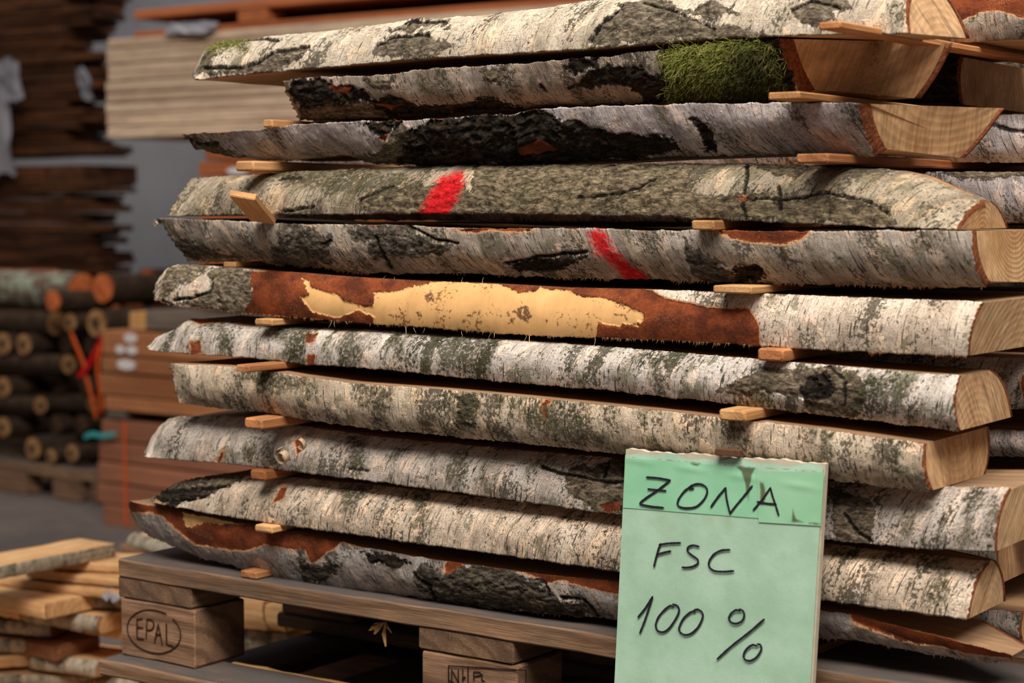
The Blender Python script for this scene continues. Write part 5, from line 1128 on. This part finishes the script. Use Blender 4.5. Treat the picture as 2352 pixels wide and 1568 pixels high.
rlog(128, 641, 24, 'x', .4, 'reddish topped log lying over the lichen covered one', v=vC+.3, mat=plain('reddish_bark', (142, 84, 60), .9, .2, 20), group='loose logs on the crib', end=RE2, core=False)
# crib pallet
pt = thing('wooden_pallet', 'dark old pallet on the floor carrying the crib of round logs', 'pallet', (CB[0]-1.1, vC, 0))
xr = at(222, 1080, vC)[0]; zt_ = at(100, 1066, vC)[2]; zm_ = at(100, 1092, vC)[2]
for j, y in enumerate((0, .3, .6)):
    mb = MB(); mb.box((CB[0]-1.1, vC+y, zm_), (xr, vC+y+.12, zt_), bev=.003, wob=.002, seed=j, sub=6); mb.build('deck_board', TM['old'], pt)
    for i, (p0, p1) in enumerate(((-70, 55), (118, 182), (205, 222))):
        mb = MB(); mb.box((at(p0, 1120, vC)[0], vC+y+.005, .004), (at(p1, 1120, vC)[0], vC+y+.1, zm_-.0005), bev=.003, wob=.001, seed=i+j, sub=3); mb.build('block', TM['block'], pt)
strap('lashing_strap', ORG, 'orange lashing strap running down from the small ringed log', [at(x, y, vC-.035) for x, y in ((164, 766), (178, 800), (190, 830), (196, 856))], .018, group='lashing straps on the crib')
strap('lashing_strap', RED, 'bright red lashing strap slanting past the brown bundle', [at(x, y, vC-.045) for x, y in ((238, 772), (215, 815), (198, 846), (182, 862))], .024, group='lashing straps on the crib')
strap('lashing_strap', ORG, 'orange lashing strap hanging below the red knot', [at(x, y, vC-.03) for x, y in ((198, 866), (205, 890), (214, 925), (221, 958))], .018, group='lashing straps on the crib')
strap('lashing_strap', ORG, 'orange strap hanging straight down beside the brown bundle', [at(x, y, vC-.06) for x, y in ((231, 795), (224, 840), (229, 890), (234, 945))], .018, group='lashing straps on the crib')
strap('plastic_strap', TEAL, 'teal strap tail at the corner of the lower brown bundle', [at(x, y, VB-.03) for x, y in ((196, 1003), (212, 997), (235, 1001), (264, 997))], .02)
strap('plastic_strap', ORG, 'thin orange strap running down the face of the lower brown bundle', [at(x, y, VB-.006) for x, y in ((286, 968), (287, 1060), (288, 1150), (289, 1205))], .010)

# ------------------------------------------------------------------ tall stack of dark thin boards by the wall
vT = vC+.9; r = random.Random(12); z = .10; i = 0
zb0 = []
def px_x(px, z, v): # world x on plane v whose picture x is px
    c = at(px, 784, v); return c[0]
LB = ['dark rough board low in the tall stack by the wall', 'dark rough board in the tall stack by the wall']
mbp = MB()
while z < 2.32:
    if 1.33 < z < 1.47:                      # bearers between the two bundles of the stack
        for dx in (.16, .44, .72, 1.0, 1.28):
            mb = MB(); mb.box((-.12, -.18, -.045), (.12, .18, .045), bev=.004, sub=2); o = mb.build('bearer', WB['dark'], loc=(px_x(200, 0, vT)-dx, vT+.2, 1.375)); tag(o, 'thick bearer in the dark gap of the tall board stack', 'bearer', 'bearers of the tall board stack')
        z = 1.4705
        continue
    th = r.uniform(.018, .034)
    for k_ in range(2):
        L = r.uniform(.5, 1.9); pr = r.choice([150, 175, 195, 205, 220, 232, 240]); y0 = vT+k_*.225+r.uniform(-.014, .014); xr_ = px_x(pr, 0, y0)+r.uniform(-.02, .02)
        mb = MB(); mb.box((-L/2, -.095, -th/2), (L/2, .095, th/2), bev=.003, wob=.004, seed=i, sub=4)
        o = mb.build('rough_board', WB['dark'], loc=(xr_-L/2, y0+.11, z+th/2)); o.rotation_euler.z = r.uniform(-.02, .02)
        tag(o, LB[1], 'board', 'rough boards of the tall stack by the wall'); i += 1
    z += th
    z += r.uniform(.0015, .007)
for dx in (.1, .7, 1.3):
    mb = MB(); mb.box((-.05, -.18, -.049), (.05, .18, .049), bev=.004, sub=2); o = mb.build('bearer', WB['dark'], loc=(px_x(200, 0, vT)-dx, vT+.2, .05)); tag(o, 'bearer on the floor under the tall board stack', 'bearer', 'bearers of the tall board stack')
a = at(-60, 400, vT-.09); sheet('plastic_film', WB['film'], 'white plastic film hanging down the tall dark board stack at the picture edge', 'film', a, at(26, 395, vT-.09)-a, at(-60, 165, vT-.09)-a, amp=.03, seed=8)
a = at(14, 245, vT-.10); sheet('plastic_film', WB['film'], 'pointed flap of white plastic film on the tall dark board stack', 'film', a, at(56, 225, vT-.12)-a, at(-8, 150, vT-.10)-a, amp=.02, seed=9)
a = at(186, 222, vT-.08); sheet('plastic_film', plain('dull_film', (110, 108, 114), .5, .1), 'small crumpled grey film at the edge of the tall board stack', 'film', a, at(214, 232, vT-.08)-a, at(172, 150, vT-.08)-a, amp=.02, seed=10)

p_ = atz(345, 1245, .53)
for i in range(2):
    mb = MB(); mb.box((-.09, -.02, -.128), (.09, .10, .128), bev=.004, sub=3); o = mb.build('squared_timber', TM['old'], loc=(p_[0], p_[1]+.02, .129+i*.262)); tag(o, ['short upright baulk on the floor behind the pallet corner', 'short upright baulk, upper one, behind the pallet corner'][i], 'timber')
c0 = at(345, 700, vC+.5)
for i in range(4):
    mb = MB(); hh = (c0[2]-.06)/4; mb.box((-.16, .12, -hh/2+.001), (.75, .9, hh/2), bev=.004, sub=3); o = mb.build('squared_timber', WB['dark'], loc=(c0[0], c0[1]+.05, hh*(i+.5))); tag(o, 'dark baulk stacked behind the lumber tower under the loose logs', 'timber', 'baulks under the loose logs')
# ------------------------------------------------------------------ heap of sawn offcuts
PBK = bark_mat('bark_offcuts', (188, 176, 158), (150, 140, 122), 30, .1, .4, .4, .3, 0, .1, tint=(88, 92, 62), stain=.3)
PEND = endgrain_mat('offcut_wood', (224, 182, 132), (204, 156, 106), 250, (1, .2), .25, .12)
PEND2 = endgrain_mat('offcut_wood_brown', (150, 104, 72), (122, 82, 56), 250, (1, .2), .25, .3)
pn = [0]
def piece(A, B, z, wdt, th, label, a_t=.0, a_b=.0, bulge=.004, wood=None, bark=None, brown=0, taper=0, group='sawn offcuts in the heap', dz=0):
    """A, B: picture points of the ends of its front upper edge, which lies at height z"""
    P = atz(*A, z); Q = atz(*B, z); L = float(np.linalg.norm(Q-P)); yaw = math.atan2(Q[1]-P[1], Q[0]-P[0]); pn[0] += 1; k = 'p%d' % pn[0]
    r = random.Random(pn[0]*3); n = 9
    T = [(L*i/(n-1), th*(1+ r.uniform(-.04, .04)) if not (taper and i == n-1) else th*(1-taper)) for i in range(n)]
    T[0] = (0, th*(1-.2*r.random())); Bo = [(L*i/(n-1), 0 if not (taper and i == 0) else th*taper*.3) for i in range(n)]
    root = slab(k, 'sawn_offcut', label, 'offcut', T, Bo, bark or PBK, wood or PEND, v0=0, a_t=a_t, a_b=a_b, b_t=wdt*(1 if a_t == 0 else .8), b_b=wdt*(1 if a_b == 0 else .8), bulge=bulge, world=True, ds=.008, nt=16, seed=pn[0]+100, group=group, tb=.003, rough_amp=.8)
    if brown:
        pass
    root.location = (P[0], P[1], z-th); root.rotation_euler.z = yaw; return root
pc = [
 ((-60, 1311), (268, 1248), .590, .105, .024, 'long bright plank on top of the offcut heap, ragged bark on its edge', 0, .004, .002),
 ((285, 1222), (405, 1262), .560, .10, .022, 'grey barked offcut behind the pallet corner at the top of the heap', .02, 0, .006),
 ((120, 1285), (330, 1296), .565, .10, .018, 'thin tan plank just under the long bright plank', 0, 0, .002),
 ((60, 1306), (330, 1334), .545, .11, .016, 'wide tan plank whose edge has a dark shadow line', 0, 0, .002),
 ((-40, 1322), (290, 1361), .525, .10, .014, 'tan plank ending beside the scrap of white film', 0, 0, .002),
 ((-80, 1350), (104, 1386), .510, .16, .028, 'chunky golden board end at the picture edge', 0, 0, .001),
 ((100, 1358), (158, 1362), .508, .08, .028, 'stubby brown offcut with a rounded end', .01, 0, .008),
 ((160, 1364), (300, 1372), .506, .09, .026, 'green mossy barked offcut beside the pallet', .0, .01, .008),
 ((-90, 1372), (46, 1395), .480, .12, .022, 'orange tinted offcut below the chunky board end', 0, 0, .001),
 ((44, 1388), (228, 1418), .478, .10, .030, 'slanting offcut with pale scaly bark along its face', .004, 0, .008),
 ((150, 1386), (320, 1414), .474, .10, .022, 'tan plank running towards the pallet block', 0, 0, .002),
 ((190, 1430), (330, 1450), .446, .09, .020, 'yellow plank low beside the pallet block', 0, 0, .002),
 ((-80, 1418), (118, 1432), .448, .14, .026, 'grey barked offcut with a dark square end', .0, .004, .006),
 ((-80, 1465), (76, 1471), .415, .12, .024, 'short tan offcut under the grey barked one', 0, .0, .004),
 ((130, 1482), (228, 1458), .418, .10, .030, 'red-brown block shaped offcut', 0, 0, .001),
 ((62, 1500), (222, 1520), .392, .12, .028, 'pointed offcut with mottled pale bark', .01, 0, .010),
 ((-80, 1512), (74, 1502), .386, .12, .022, 'pinkish tan plank low at the picture edge', 0, 0, .003),
 ((-60, 1546), (210, 1552), .355, .14, .026, 'dark barked offcut at the bottom of the heap', 0, .01, .006),
 ((160, 1556), (330, 1562), .350, .12, .022, 'rounded pale offcut near the lowest pallet board', .01, 0, .008),
 ((-90, 1562), (120, 1590), .335, .12, .024, 'brown barked offcut at the bottom corner of the heap', 0, .008, .005),
 ((60, 1590), (330, 1600), .318, .13, .022, 'weathered offcut at the foot of the heap, just inside the picture', 0, .0, .004),
 ((520, 1372), (606, 1384), .55, .14, .05, 'golden offcut seen through the gap under the deck', 0, .01, .006),
 ((596, 1384), (650, 1392), .548, .12, .045, 'dim reddish offcut beside the golden one under the deck', 0, .01, .006),
 ((520, 1442), (790, 1466), .49, .12, .040, 'pale barked offcut lying in the gap under the deck', .0, .006, .008),
 ((500, 1500), (760, 1510), .42, .12, .030, 'orange stained offcut low in the gap under the deck', 0, .0, .004),
]
for q in pc:
    A, B, z, wd_, th, lab, a_t, a_b, bu = q
    piece(A, B, z, wd_, th, lab, a_t, a_b, bu, wood=PEND2 if 'red-brown' in lab or 'dark square' in lab else None, bark=PEND2 if 'red-brown' in lab else PEND if ('plank' in lab and 'ragged' not in lab) or 'golden' in lab or 'tinted' in lab else None)
# hidden layers that carry the heap
k = 0
for lay in range(4):
    zt = .285-lay*.071
    for j in range(3):
        mb = MB(); mb.box((-.42, -.10, -.0345), (.42, .10, .0345), bev=.006, wob=.004, seed=lay*5+j, sub=6)
        o = mb.build('squared_timber', WB['tan'], loc=(-.66+lay*.01, .34+.23*j, zt-.0355)); tag(o, 'squared timber under the heap of offcuts', 'timber', 'timbers under the heap of offcuts'); k += 1
a = atz(232, 1374, .515); sheet('plastic_film', WB['film'], 'little scrap of white film beside the pallet corner', 'film', a, atz(272, 1382, .515)-a, at(240, 1342, a[1]+.05)-a, amp=.006, seed=22)

for o in bpy.data.objects:
    for k_ in ('_o', '_front'):
        if k_ in o: del o[k_]
